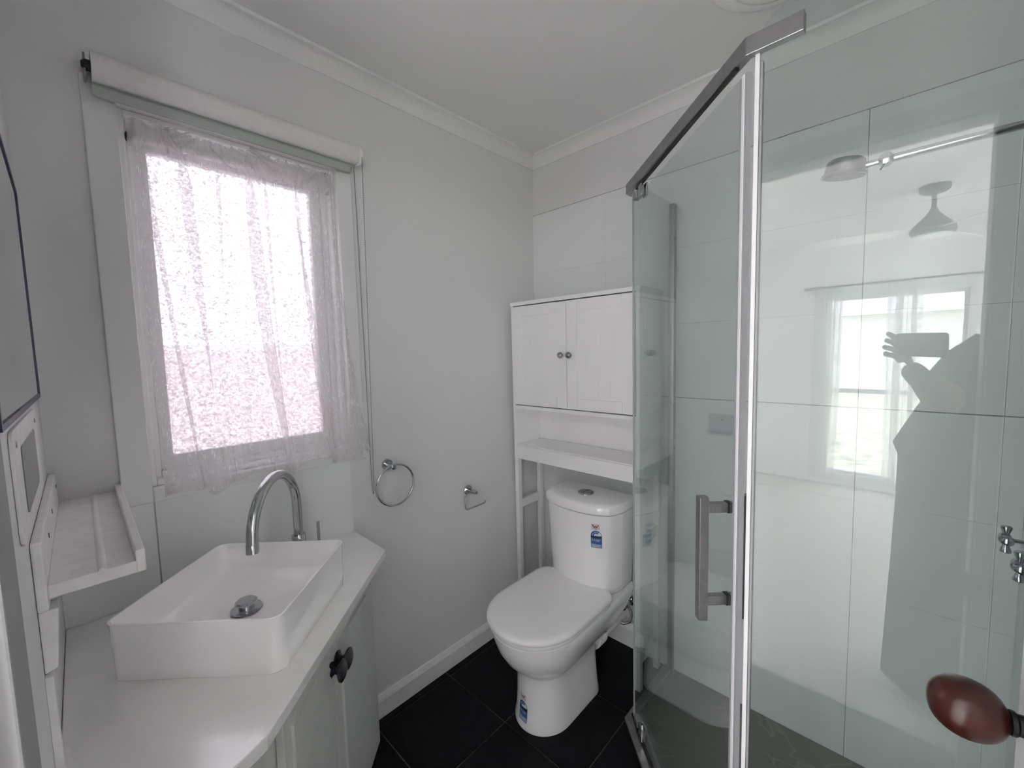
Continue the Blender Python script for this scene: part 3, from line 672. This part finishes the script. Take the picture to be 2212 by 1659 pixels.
k_ = [(XW+.02, A.y-.05), (A.x-.03, A.y-.05), (B.x-.05, B.y-.03), (B.x-.02, YF+.02), (XW+.02, YF+.02)]
obj('plinth', prism(BM(), k_, 0, .165), M['vanity'], vc)
def vdoor(s0, s1, a0, a1, knob_s):
    z0, z1 = .190, .734
    c = A+VD*((s0+s1)/2)+VN*.009+Vector((0, 0, (z0+z1)/2))
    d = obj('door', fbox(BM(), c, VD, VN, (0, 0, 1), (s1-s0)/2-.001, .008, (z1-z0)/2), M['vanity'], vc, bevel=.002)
    # raised panel; the edge towards the window wall is scalloped
    nsc = 20; out = []; zb_, zt_ = .262, .712
    for i in range(nsc*4+1):
        f = i/(nsc*4); z = zb_+.02+(zt_-zb_-.02)*f; out.append((a0+.0075*abs(math.sin(PI*f*nsc)), z))
    poly = out+[(a1, zt_), (a1, zb_), (a0+.012, zb_)]
    bm = loft(BM(), [[A+VD*s_+VN*h+Vector((0, 0, z)) for s_, z in poly] for h in (.0165, .0235)])
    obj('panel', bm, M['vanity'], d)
    kb = A+VD*knob_s+VN*.017+Vector((0, 0, .677))
    obj('knob', lathe(BM(), kb, VN, [(0, .018), (.003, .0185), (.006, .012), (.012, .007), (.018, .009), (.022, .018), (.026, .0235), (.030, .0235), (.034, .016), (.036, 0)], 24), M['blackknob'], d, smooth=50, label='glossy black round knob')
vdoor(.045, .337, .118, .302, .319); vdoor(.337, VL-.004, .367, VL-.03, .357)

# basin: square vessel standing diagonally on the worktop
bc = Vector((-1.1185, .2355, 0)); BU = Vector((1, 1, 0)).normalized(); BV = Vector((-1, 1, 0)).normalized()
def bring(h, r, z):
    return [bc+BU*x+BV*y+Vector((0, 0, z)) for x, y in rrect(-h, h, -h, h, r, 5)]
bs = thing('basin', 'square white vessel basin with thin rim standing on the worktop', 'basin', (bc.x, bc.y, CZ))
ZR = .887
bm = loft(BM(), [bring(.168, .03, CZ), bring(.1705, .03, CZ+.003), bring(.171, .028, CZ+.03), bring(.1715, .024, ZR-.006), bring(.1722, .022, ZR-.001), bring(.1715, .021, ZR), bring(.1685, .02, ZR), bring(.1675, .02, ZR-.002),
                 bring(.164, .022, ZR-.03), bring(.159, .026, CZ+.068), bring(.154, .03, CZ+.058), bring(.146, .03, CZ+.053), bring(.10, .03, CZ+.045), bring(.03, .02, CZ+.033), bring(.02, .01, CZ+.033)])
obj('bowl', bm, M['ceramic'], bs, smooth=40)
pu = bc+Vector((.052, .002, 0))
pu = bc-BU*.001+BV*.000
wg = obj('waste', lathe(BM(), (pu.x, pu.y, CZ+.0355), (0, 0, 1), [(-.004, .026), (.0015, .0335), (.003, .033), (.0035, .028), (.002, .020), (.002, 0)], 32), M['chrome'], bs, smooth=35)
obj('plug', lathe(BM(), (pu.x, pu.y, CZ+.0365), (0, 0, 1), [(0, .016), (.014, .016), (.015, .023), (.018, .0235), (.021, .020), (.0225, 0)], 32), M['chrome'], wg, smooth=35, label='domed chrome pop-up plug')

# gooseneck tap with a separate joystick mixer
TB = Vector((-1.263, .407, CZ)); ta = math.radians(-39); td = Vector((math.cos(ta), math.sin(ta), 0))
fc = thing('basin_tap', 'tall chrome gooseneck basin tap behind the square basin', 'tap', TB)
obj('base', lathe(BM(), TB, (0, 0, 1), [(0, .024), (.003, .024), (.005, .0185), (.116, .0185), (.118, .017), (.118, 0)], 28), M['chrome'], fc, smooth=40)
R_ = .130; za = .975
path = [TB+Vector((0, 0, .118)), TB+Vector((0, 0, za-CZ-.05)), TB+Vector((0, 0, za-CZ))]
path += [TB+td*R_+Vector((0, 0, za-CZ))+(-td*math.cos(a)*R_+Vector((0, 0, 1))*math.sin(a)*R_*.92) for a in [PI*i/28 for i in range(1, 29)]]
tip = path[-1]+Vector((0, 0, -.0))
path += [tip+Vector((0, 0, .028)), ]
path = path[:-1]
obj('spout', tube(BM(), path, .0125, 20), M['chrome'], fc, smooth=50)
obj('aerator', lathe(BM(), tip+Vector((0, 0, .002)), (td*.10+Vector((0, 0, -1))), [(0, .0125), (.001, .0132), (.020, .0132), (.021, .011), (.018, .009), (.018, 0)], 20), M['chrome'], fc, smooth=40)
JB = Vector((-1.222, .448, CZ))
jm = thing('tap_mixer', 'thin chrome joystick tap mixer to the right of the gooseneck', 'tap', JB)
obj('mixer_body', lathe(BM(), JB, (0, 0, 1), [(0, .024), (.003, .024), (.005, .018), (.06, .018), (.066, .014), (.066, 0)], 24), M['chrome'], jm, smooth=40)
obj('joystick', cyl(BM(), JB+Vector((0, 0, .06)), JB+Vector((-.003, .001, .152)), .0042, 12), M['chrome'], jm, smooth=40)

# ================================================================== FRONT WALL FITTINGS (left edge of the photo)
sf = thing('wall_shelf', 'white painted plank shelf with raised edges below the mirror', 'shelf', (-1.16, 0, 1.07))
SX0, SX1 = XW+.010, -.893
obj('plank', bx((SX0, -.055, 1.056), (SX1, .042, 1.076)), M['board'], sf, bevel=.002)
obj('back_strip', bx((SX0, YF+.0005, 1.040), (SX1+.004, -.0545, 1.144)), M['board'], sf, bevel=.003)
obj('front_lip', bx((SX0, .0415, 1.056), (SX1, .0535, 1.0935)), M['board'], sf, bevel=.002)
obj('ridge', loft(BM(), [[Vector((x, .003+a, 1.0755+b)) for a, b in ((-.006, 0), (-.003, .004), (.001, .005), (.004, .002), (.006, 0))] for x in (SX0, SX1+.001)]), M['board'], sf, smooth=60)
for x, z in ((-1.03, 1.112), (-1.17, 1.118), (-1.38, 1.122)):
    obj('screw', lathe(BM(), (x, -.0548, z), (0, 1, 0), [(0, .0045), (.001, .0045), (.0012, 0)], 10), M['black'], sf)
br = thing('shelf_bracket', 'white wedge bracket fixed under the near end of the plank shelf', 'bracket', (-.905, YF, 1.0))
bm = loft(BM(), [[Vector((x, y, z)) for y, z in ((YF+.0005, 1.0395), (-.046, 1.0395), (-.0530, .950), (YF+.0005, .945))] for x in (-.935, -.893)])
obj('wedge', bm, M['board'], br, bevel=.002)
struct('trim_7', bx((-.905, YF, CZ+.0005), (-.885, YF+.009, .944)), M['board'], bevel=.001)
# wall plate under the mirror
wp = thing('wall_plate', 'white wall plate with a grey glossy centre under the mirror', 'wall plate', (-1.05, YF, 1.24))
def ypl(x0, x1, z0, z1, r, y0, y1):
    return loft(BM(), [[Vector((x, y, z)) for x, z in rrect(x0, x1, z0, z1, r, 4)] for y in (y0, y1)])
obj('plate', ypl(-1.20, -.80, 1.165, 1.315, .02, YF+.0003, YF+.004), M['board'], wp, bevel=.001)
obj('centre', ypl(-1.12, -.88, 1.19, 1.285, .012, YF+.004, YF+.0052), mat('grey_gloss', (.20, .21, .215), .12, noise=(5, .03)), wp)
for x in (-1.165, -.835): obj('screw', lathe(BM(), (x, YF+.004, 1.295), (0, 1, 0), [(0, .005), (.0012, .004), (.0014, 0)], 10), M['satin'], wp)
# mirror with navy edge
mr = thing('mirror', 'frameless wall mirror with thin navy edge and sloping top corners', 'mirror', (-1.03, YF, 1.5))
mp = [(-1.36, 1.330), (-.70, 1.330), (-.70, 1.757), (-.93, 1.785), (-1.13, 1.785), (-1.36, 1.757)]
obj('mirror_glass', loft(BM(), [[Vector((x, y, z)) for x, z in mp] for y in (YF+.0005, YF+.0048)]), M['mirror'], mr)
cxm, czm = -1.03, 1.55
def sc(p, k): return (p[0]+k*(1 if p[0] > cxm else -1), p[1]+k*(1 if p[1] > czm else -1))
bm = BM(); n = len(mp)
for y in (YF+.0003, YF+.0062): pass
ringo = [sc(p, .003) for p in mp]; ringi = [sc(p, -.005) for p in mp]
V4 = [[bm.verts.new((x, y, z)) for x, z in rg] for rg, y in ((ringo, YF+.0003), (ringo, YF+.0066), (ringi, YF+.0066), (ringi, YF+.004))]
for a, b in ((0, 1), (1, 2), (2, 3)):
    for i in range(n): bm.faces.new((V4[a][i], V4[a][(i+1) % n], V4[b][(i+1) % n], V4[b][i]))
bmesh.ops.recalc_face_normals(bm, faces=bm.faces)
obj('edge_strip', bm, M['navy'], mr)

# ================================================================== WINDOW WALL FITTINGS
rb = thing('roller_blind', 'white roller blind wound up above the bathroom window', 'blind', (XW, .39, 2.07))
rx, rz = XW+.045, 2.079
obj('roller', cyl(BM(), (rx, .072, rz), (rx, .708, rz), .031, 32), M['blindfab'], rb, smooth=40)
obj('hem_bar', bx((rx-.016, .070, 2.020), (rx-.004, .690, 2.043)), M['hem'], rb, bevel=.002)
obj('fabric_tail', bx((rx-.0105, .072, 2.040), (rx-.0095, .708, 2.070)), M['hem'], rb)
for y, lab in ((.062, 'left'), (.712, 'right')):
    obj('bracket', bx((XW+.0005, y-.002, 2.052), (rx+.006, y+.002, 2.104)), M['satin'] if lab == 'left' else M['plastic'], rb, bevel=.002)
obj('end_cap', lathe(BM(), (rx, .708, rz), (0, 1, 0), [(0, .033), (.004, .0335), (.012, .030), (.014, 0)], 28), M['plastic'], rb, smooth=40)
obj('idler_pin', lathe(BM(), (rx, .062, rz), (0, 1, 0), [(-.006, .006), (0, .012), (.010, .012)], 16), M['darkmetal'], rb)
# bead chain: two falls and the bottom loop, one ball mesh per bead joined into one chain part
chain = []
def catmull(a, b, n): return [Vector(a).lerp(Vector(b), i/n) for i in range(n)]
zb = .90
chain += catmull((rx+.030, .7145, rz), (XW+.028, .719, zb), 190)
chain += [Vector((XW+.024+.004*math.cos(a), .7175+.0*a, zb-.012*math.sin(a))) for a in [PI*i/8 for i in range(8)]]
chain += catmull((XW+.020, .716, zb), (rx-.028, .7125, rz), 190)
bm = BM()
for p in chain: bmesh.ops.create_icosphere(bm, subdivisions=1, radius=.0021, matrix=Matrix.Translation(p))
oc_ = obj('bead_chain', bm, M['chrome'], rb); oc_['kind'] = 'stuff'
obj('chain_core', tube(BM(), chain[::6]+[chain[-1]], .0008, 6), M['satin'], rb)
# curtain rod and sheer curtain
cr = thing('curtain_rod', 'thin curtain rod with a dark end cap in the bathroom window recess', 'curtain rod', (XW-.02, .38, 1.968))
obj('rod', cyl(BM(), (XW-.020, .130, 1.968), (XW-.020, WY1-.002, 1.968), .006, 14), M['trim'], cr, smooth=40)
obj('end_cap', lathe(BM(), (XW-.020, .126, 1.968), (0, 1, 0), [(0, .008), (.002, .012), (.012, .012), (.014, .006)], 18), M['darkmetal'], cr, smooth=40)
def curtain(name, label, xfun, y_top, y_bot, z_top, z_bot_fun, nf, seed, m, axis='y', gather=True, nu=520, nv=46):
    """sheer cloth with S folds that overlap; axis = direction it spans"""
    rnd = random.Random(seed); bm = BM()
    # a few pinched folds at uneven spacing; each doubles the cloth over itself, drifts sideways and opens further down
    folds = []
    for k in range(nf):
        folds.append(dict(u=(k+.5+rnd.uniform(-.33, .33))/nf, w=rnd.choice((.022, .034, .05, .07, .085))*rnd.uniform(.8, 1.2), s=rnd.uniform(-.02, .06), a=rnd.uniform(1.0, 1.7), e=rnd.uniform(.5, 1.1), p=rnd.uniform(0, 6)))
    small = [(rnd.uniform(24, 44), rnd.uniform(0, 2*PI)) for _ in range(3)]
    G = []
    for j in range(nv+1):
        v = j/nv; row = []
        ya, yb_ = y_top[0]+(y_bot[0]-y_top[0])*v**1.4, y_top[1]+(y_bot[1]-y_top[1])*v**2.2
        W_ = yb_-ya
        for i in range(nu+1):
            u = i/nu; Y = 0; D = 0
            for f in folds:
                q = (u-f['u']-f['s']*v-.004*math.sin(5*v+f['p']))/(f['w']*(.75+.7*v))
                if abs(q) < 4:
                    g = math.exp(-q*q)*f['a']*(1-.55*max(0, v-f['e']+.4)/.9)
                    Y -= 1.9*f['w']*(.75+.7*v)*q*g; D += .011*g
            edge = min(1, u*14, (1-u)*14)*(.3+.7*min(1, v/.12))
            d = D+.003*math.sin(2*PI*u*nf*1.3+3*v)+.002*math.sin(2*PI*u*nf*.6-2*v)
            if v < .12:
                g_ = 1-v/.12
                d += g_*.0022*sum(math.sin(f*2*PI*u+p0) for f, p0 in small)
            x = xfun(v, u)+d
            y = ya+W_*(u+Y*edge)
            z = z_top+(z_bot_fun(u)-z_top)*v
            if j == 0: z += .003*math.sin(61*u*2*PI)
            row.append(bm.verts.new((x, y, z) if axis == 'y' else (y, x, z)))
        G.append(row)
    for j in range(nv):
        for i in range(nu): bm.faces.new((G[j][i], G[j][i+1], G[j+1][i+1], G[j+1][i]))
    o = obj(name, bm, m, None, smooth=180)
    return tag(o, label, 'curtain')
curtain('sheer_curtain', 'crinkled sheer pinkish white curtain hanging over the obscure bathroom window',
        lambda v, u: XW-.018+.052*v**.9*(.75+.25*u), (.128, .640), (.135, .700), 2.008,
        lambda u: 1.052+.012*math.sin(u*21)+.006*math.sin(u*47+1)-.02*(1-u), 12, 5, M['sheer'])
hb = curtain('heading', None, lambda v, u: XW-.0125, (.128, .640), (.128, .640), 2.006, lambda u: 1.938+.004*math.sin(u*77), 22, 9, M['sheer'], nv=8)
del hb['category']; hb.parent = bpy.data.objects['sheer_curtain']
# towel ring
tr_ = thing('towel_ring', 'empty round chrome towel ring on the wall right of the vanity', 'towel ring', (XW, .791, .978))
obj('rosette', lathe(BM(), (XW, .791, .978), (1, 0, 0), [(0, .022), (.006, .022), (.008, .020), (.008, .0)], 28), M['chrome'], tr_, smooth=40)
obj('post', lathe(BM(), (XW+.006, .791, .978), (1, 0, 0), [(0, .009), (.030, .009), (.034, .011), (.048, .011), (.050, .008), (.050, 0)], 20), M['chrome'], tr_, smooth=40)
rp_ = arc((XW+.047, .797, .906), (0, 1, 0), (0, 0, 1), .078, 0, 2*PI, 48)
bm = BM(); pts = rp_[:-1]; rings = []
for i, p in enumerate(pts):
    rad = (p-Vector((XW+.047, .797, .906))).normalized()
    rings.append([p+(rad*math.cos(a)+Vector((1, 0, 0))*math.sin(a))*.0042 for a in [2*PI*k/10 for k in range(10)]])
obj('ring', loft(bm, rings+[rings[0]], False, False), M['chrome'], tr_, smooth=60)
# toilet roll holder
th = thing('toilet_roll_holder', 'empty chrome toilet roll holder on the wall near the toilet', 'roll holder', (XW, 1.187, .773))
obj('rosette', lathe(BM(), (XW, 1.187, .773), (1, 0, 0), [(0, .022), (.006, .022), (.008, .020), (.008, 0)], 24), M['chrome'], th, smooth=40)
obj('post', lathe(BM(), (XW+.006, 1.187, .773), (1, 0, 0), [(0, .009), (.028, .009), (.032, .011), (.046, .011), (.060, .005), (.062, 0)], 18), M['chrome'], th, smooth=40)
obj('arm', tube(BM(), [(XW+.040, 1.185, .771), (XW+.042, 1.150, .769), (XW+.046, 1.136, .764), (XW+.048, 1.132, .752), (XW+.050, 1.130, .716), (XW+.050, 1.134, .709), (XW+.050, 1.145, .707), (XW+.050, 1.240, .707), (XW+.050, 1.246, .710), (XW+.050, 1.249, .720)], .0034, 10), M['chrome'], th, smooth=60)

# ceiling light above the shower
cl = thing('ceiling_light', 'round white ceiling light cut off by the top of the photo', 'ceiling light', (-.262, 1.300, ZC))
cc = Vector((-.262, 1.300, ZC))
obj('base_ring', lathe(BM(), cc, (0, 0, -1), [(0, .170), (.006, .170), (.010, .165), (.013, .140), (.013, 0)], 48), M['plastic'], cl, smooth=40)
obj('diffuser', lathe(BM(), cc, (0, 0, -1), [(.011, .118), (.022, .120), (.032, .114), (.040, .095), (.045, .06), (.046, 0)], 48), M['plastic'], cl, smooth=60)

# ================================================================== ENTRANCE DOOR with wooden knob
H0, H1 = Vector((.212, YF+.02, 0)), Vector((.118, .775, 0)); he = (H1-H0).normalized(); hn = Vector((-he.y, he.x, 0))   # hn points towards the doorway side
if hn.x > 0: hn = -hn
LT = .017
d1 = struct('door_1', fbox(BM(), (H0+H1)/2-hn*LT+Vector((0, 0, 1.02)), he, hn, (0, 0, 1), (H1-H0).length/2, LT, 1.005), M['trim'], bevel=.002)
kb = H1-he*.062+Vector((0, 0, .958))
obj('knob_rose', lathe(BM(), kb, hn, [(0, .026), (.003, .026), (.006, .020), (.008, .012)], 28), M['darkmetal'], d1, smooth=40)
obj('knob_neck', lathe(BM(), kb, hn, [(.004, .012), (.016, .0115), (.018, .0135), (.022, .0135), (.024, .011)], 24), M['darkmetal'], d1, smooth=40)
pr = [(.022+.069*(1-math.cos(PI*i/16))/2, .0335*math.sin(PI*i/16)**.85) for i in range(17)]
pr = [(.022, .011)]+[p for p in pr[1:-1] if p[0] > .024 and (p[1] > .011 or p[0] > .05)]+[(.091, 0)]
obj('door_knob', lathe(BM(), kb, hn, pr, 32), M['wood'], d1, smooth=60, label='egg-shaped red-brown wooden knob')

# ================================================================== BEDROOM THINGS (reflections)
cf = thing('ceiling_fan', 'grey ceiling fan with three blades in the bedroom, seen reflected', 'ceiling fan', (.10, -2.05, ZC))
f0 = Vector((.10, -2.05, 0))
obj('canopy', lathe(BM(), f0+Vector((0, 0, ZC)), (0, 0, -1), [(0, .075), (.03, .072), (.045, .05), (.045, .012)], 28), M['fan'], cf, smooth=40)
obj('downrod', cyl(BM(), f0+Vector((0, 0, ZC-.04)), f0+Vector((0, 0, 2.22)), .013, 14), M['fan'], cf, smooth=40)
obj('motor', lathe(BM(), f0+Vector((0, 0, 2.24)), (0, 0, -1), [(0, .018), (.03, .03), (.06, .055), (.09, .085), (.115, .105), (.14, .112), (.165, .100), (.165, 0)], 32), M['fan'], cf, smooth=40)
obj('light_lens', lathe(BM(), f0+Vector((0, 0, 2.078)), (0, 0, -1), [(0, .095), (.012, .085), (.018, .05), (.019, 0)], 32), M['plastic'], cf, smooth=40)
for k in range(3):
    a = math.radians(172+120*k); d = Vector((math.cos(a), math.sin(a), 0)); n = Vector((-d.y, d.x, 0)); up = (Vector((0, 0, 1))+n*.25).normalized(); n2 = up.cross(d)
    sec = [(.085, .03), (.18, .055), (.35, .065), (.52, .060), (.60, .045), (.615, .02)]
    rings = [[f0+Vector((0, 0, 2.112))+d*q+n2*w_*s+up*h for s, h in ((-1, -.003), (1, -.003), (1, .003), (-1, .003))] for q, w_ in sec]
    obj('blade', loft(BM(), rings), M['plastic'], cf)
c1 = curtain('bedroom_curtain', 'sheer white curtain gathered at the outer side of the bedroom window, reflected', lambda v, u: BY+.06, (-.66, -.44), (-.68, -.47), 1.93, lambda u: .06, 6, 11, M['sheer2'], 'x', nu=160, nv=14)
c2 = curtain('bedroom_curtain', 'sheer white curtain hanging in the middle of the bedroom window, reflected', lambda v, u: BY+.06, (-.13, .10), (-.12, .09), 1.93, lambda u: .06, 6, 12, M['sheer2'], 'x', nu=160, nv=14)
cr2 = thing('curtain_rod', 'pale curtain rod across the top of the bedroom window, seen reflected', 'curtain rod', (-.1, BY+.06, 1.935))
obj('rod', cyl(BM(), (-.72, BY+.06, 1.935), (.50, BY+.06, 1.935), .009, 12), M['fan'], cr2)
for x in (-.72, .50): obj('finial', lathe(BM(), (x, BY+.06, 1.935), (1 if x > 0 else -1, 0, 0), [(0, .009), (.004, .016), (.016, .018), (.028, .01), (.03, 0)], 14), M['fan'], cr2)
for x in (-.70, .48): obj('rod_bracket', bx((x-.006, BY, 1.92), (x+.006, BY+.06, 1.93)), M['fan'], cr2)

# phone held in front of the photographer; the photo is taken through its lens
ph_c = EYE-FW*.0075+RT*.040-UP*.012
pn = thing('phone', 'dark phone held sideways in the photographer\'s hand, seen reflected', 'phone', ph_c)
bm = BM(); pts = rrect(-.074, .074, -.036, .036, .010, 5)
loft(bm, [[ph_c+RT*a*k+UP*b*k+FW*h for a, b in pts] for h, k in ((-.004, .985), (-.003, 1), (.003, 1), (.004, .985))])
obj('body', bm, M['phone'], pn, smooth=40)
obj('screen', loft(BM(), [[ph_c+RT*a*.955+UP*b*.93+FW*h for a, b in pts] for h in (-.0043, -.0040)]), M['black'], pn)
for a, b in ((-.040, .012+.011), (-.056, .012-.010)):
    obj('lens', lathe(BM(), ph_c+RT*a+UP*(b-.006)+FW*.004, FW, [(0, .0065), (.0012, .0065), (.0014, .005), (.0010, 0)], 16), M['black'], pn)

def skin_body(name, chains, m, parent, levels=2):
    """chains: list of lists of (point, radius); a chain starting with ('at', index) continues from an existing vertex"""
    vs, es, rad, roots = [], [], [], []
    names = {}
    for ch in chains:
        prev = None
        for it in ch:
            if isinstance(it, str): prev = names[it]; continue
            p, r = it[0], it[1]
            vs.append(tuple(p)); rad.append(r); i = len(vs)-1
            if len(it) > 2: names[it[2]] = i
            if prev is None: roots.append(i)
            else: es.append((prev, i))
            prev = i
    off = Vector(); p = parent
    while p is not None: off += p.location; p = p.parent
    me = bpy.data.meshes.new(name); me.from_pydata([Vector(v)-off for v in vs], es, [])
    me.materials.append(m); o = bpy.data.objects.new(name, me); COL.objects.link(o); o.parent = parent
    sk = o.modifiers.new('skin', 'SKIN'); sk.use_smooth_shade = True
    lay = me.skin_vertices[0].data if me.skin_vertices else None
    if lay is None:
        me.attributes  # older api: the modifier adds the layer
    if lay is not None:
        for i, d in enumerate(lay):
            rr_ = rad[i] if isinstance(rad[i], (tuple, list)) else (rad[i], rad[i])
            d.radius = rr_; d.use_root = i in roots
    s = o.modifiers.new('sub', 'SUBSURF'); s.levels = levels; s.render_levels = levels
    return o
PB = Vector((.300, -.46, 0)); BF = Vector((FW.x, FW.y, 0)).normalized(); BR_ = Vector((RT.x, RT.y, 0)).normalized()
def P(r, f, z): return PB+BR_*r+BF*f+Vector((0, 0, z))
pe = thing('person', 'person in a loose dark dress holding up a phone, seen reflected in the glass', 'person', PB)
chains = [
    [(P(0, 0, .90), .125, 'pelvis'), (P(0, .005, 1.05), .115), (P(0, .01, 1.20), .125), (P(0, 0, 1.33), .115, 'chest'), (P(.02, .01, 1.425), .052, 'neck'), (P(.03, .025, 1.49), .05)],
    ['chest', (P(-.15, .0, 1.35), .056), (P(-.165, .06, 1.24), .048), (Vector((.105, -.245, 1.175)), .048)],
    ['chest', (P(.15, 0, 1.35), .058), (P(.20, .03, 1.12), .045), (P(.17, .12, .93), .036), (P(.15, .17, .85), .028)],
    ['pelvis', (P(-.09, 0, .82), .095), (P(-.095, .01, .48), .062), (P(-.095, 0, .28), .055), (P(-.095, -.01, .08), .036), (P(-.10, .06, .035), .034), (P(-.10, .13, .025), .028)],
    ['pelvis', (P(.09, 0, .82), .095), (P(.095, .01, .48), .062), (P(.095, 0, .28), .055), (P(.095, -.01, .08), .036), (P(.10, .06, .035), .034), (P(.10, .13, .025), .028)],
]
# forearm of the raised arm ends at the wrist below the left end of the phone
wr_ = EYE-RT*.018-UP*.128-FW*.070
palm = EYE-RT*.040-UP*.078-FW*.040
chains[1] += [(Vector((.105, -.245, 1.175)).lerp(wr_, .45), .044), (wr_, .033), (palm, (.040, .026), 'palm')]
EL = EYE-RT*.034
fing = []
for k in range(4):
    b = palm-RT*.006*k+UP*(.012+.006*k)-FW*.004
    fing.append([(palm-RT*(.012-.004*k)+UP*.004, .010), (EYE-RT*(.050+.004*(k % 2))+UP*(-.050+.020*k)-FW*.020, .0092), (EYE-RT*(.058+.006*(3-k))+UP*(-.044+.022*k)-FW*.008, .0085), (EYE-RT*(.062+.008*(3-k)*(k > 0))+UP*(-.040+.0225*k)-FW*(-.001), .0075)])
thumb = [(palm+RT*.012-FW*.004, .012), (EYE-RT*.022-UP*.050-FW*.026, .0105), (EYE-RT*.012-UP*.022-FW*.024, .0085)]
body = skin_body('body', chains, M['skin'], pe)
body2 = None
def skinfix(o, chains):
    return o
for c_ in fing+[thumb]: pass
hand = skin_body('fingers', fing+[thumb], M['skin'], pe)
# head: one continuous skull shape with face features, turned the way the photographer looks
hc = P(.035, .05, 1.585)
def head_mesh():
    bm = BM(); bmesh.ops.create_uvsphere(bm, u_segments=32, v_segments=24, radius=1)
    for v in bm.verts:
        x, y, z = v.co                                   # x right, y forward, z up
        sx, sy, sz = .072, .092, .115
        if z < 0: sx *= 1-.28*(-z)**1.3; sy *= 1-.10*(-z)
        px, py, pz = x*sx, y*sy, z*sz
        if y > .5:
            py += .020*math.exp(-(px/.011)**2-((pz+.018)/.020)**2)      # nose
            py += .006*math.exp(-(px/.022)**2-((pz+.055)/.008)**2)      # lips
            py -= .007*(math.exp(-((px-.030)/.014)**2-((pz-.010)/.011)**2)+math.exp(-((px+.030)/.014)**2-((pz-.010)/.011)**2))
            py += .008*math.exp(-(px/.02)**2-((pz+.088)/.014)**2)       # chin
        v.co = hc+BR_*px+BF*py+Vector((0, 0, pz))
    return bm
hd_ = obj('head', head_mesh(), M['skin'], pe, smooth=180)
for s in (-1, 1):
    e = obj('eye', BM(), M['plastic'], hd_); bm = BM(); bmesh.ops.create_uvsphere(bm, u_segments=12, v_segments=8, radius=.0105, matrix=Matrix.Translation(hc+BR_*s*.030+BF*.072+Vector((0, 0, .010)))); bpy.data.objects.remove(e); obj('eye', bm, M['plastic'], hd_, smooth=180)
    bm = BM(); bmesh.ops.create_uvsphere(bm, u_segments=12, v_segments=8, radius=1)
    for v in bm.verts: v.co = hc+BR_*(s*.073+v.co.x*.008)+BF*(-.008+v.co.y*.016)+Vector((0, 0, v.co.z*.028))
    obj('ear', bm, M['skin'], hd_, smooth=180)
bm = BM(); bmesh.ops.create_uvsphere(bm, u_segments=28, v_segments=20, radius=1)
for v in list(bm.verts):
    x, y, z = v.co
    v.co = hc+BR_*x*.084+BF*(y*.104-.014)+Vector((0, 0, z*.125+.014-(0 if y > -.1 else .05*max(0, -y)*(z < 0))))
bmesh.ops.delete(bm, geom=[v for v in bm.verts if (v.co-hc).dot(BF) > .030 and (v.co-hc).z < .062], context='VERTS')
obj('hair', bm, M['hair'], pe, smooth=180)
# loose dress from the shoulders down
def ering(cx, a, b, z, n=36, wav=0):
    return [Vector((cx+a*math.cos(t_)*(1+wav*math.sin(9*t_)), PB.y+.02+b*math.sin(t_)*(1+wav*math.sin(9*t_)), z)) for t_ in [2*PI*k/n for k in range(n)]]
rows = [(.315, .075, .065, 1.425, 0), (.31, .125, .090, 1.40, 0), (.31, .165, .105, 1.36, 0), (.31, .192, .125, 1.28, 0), (.31, .255, .150, 1.18, 0), (.31, .300, .175, 1.08, 0), (.31, .334, .19, 1.0, 0), (.31, .318, .19, .955, 0), (.31, .318, .19, .90, 0), (.31, .318, .195, .77, .005), (.31, .325, .20, .5, .01), (.31, .338, .205, .05, .015), (.31, .332, .20, .05, .015)]
obj('dress', loft(BM(), [ering(*r_[:4], wav=r_[4]) for r_ in rows], False, False), M['dress'], pe, smooth=180)
obj('sleeve', tube(BM(), [P(-.09, .0, 1.37), P(-.15, .03, 1.31), P(-.175, .09, 1.22)], [.070, .070, .066], 20, False), M['dress'], pe, smooth=180)
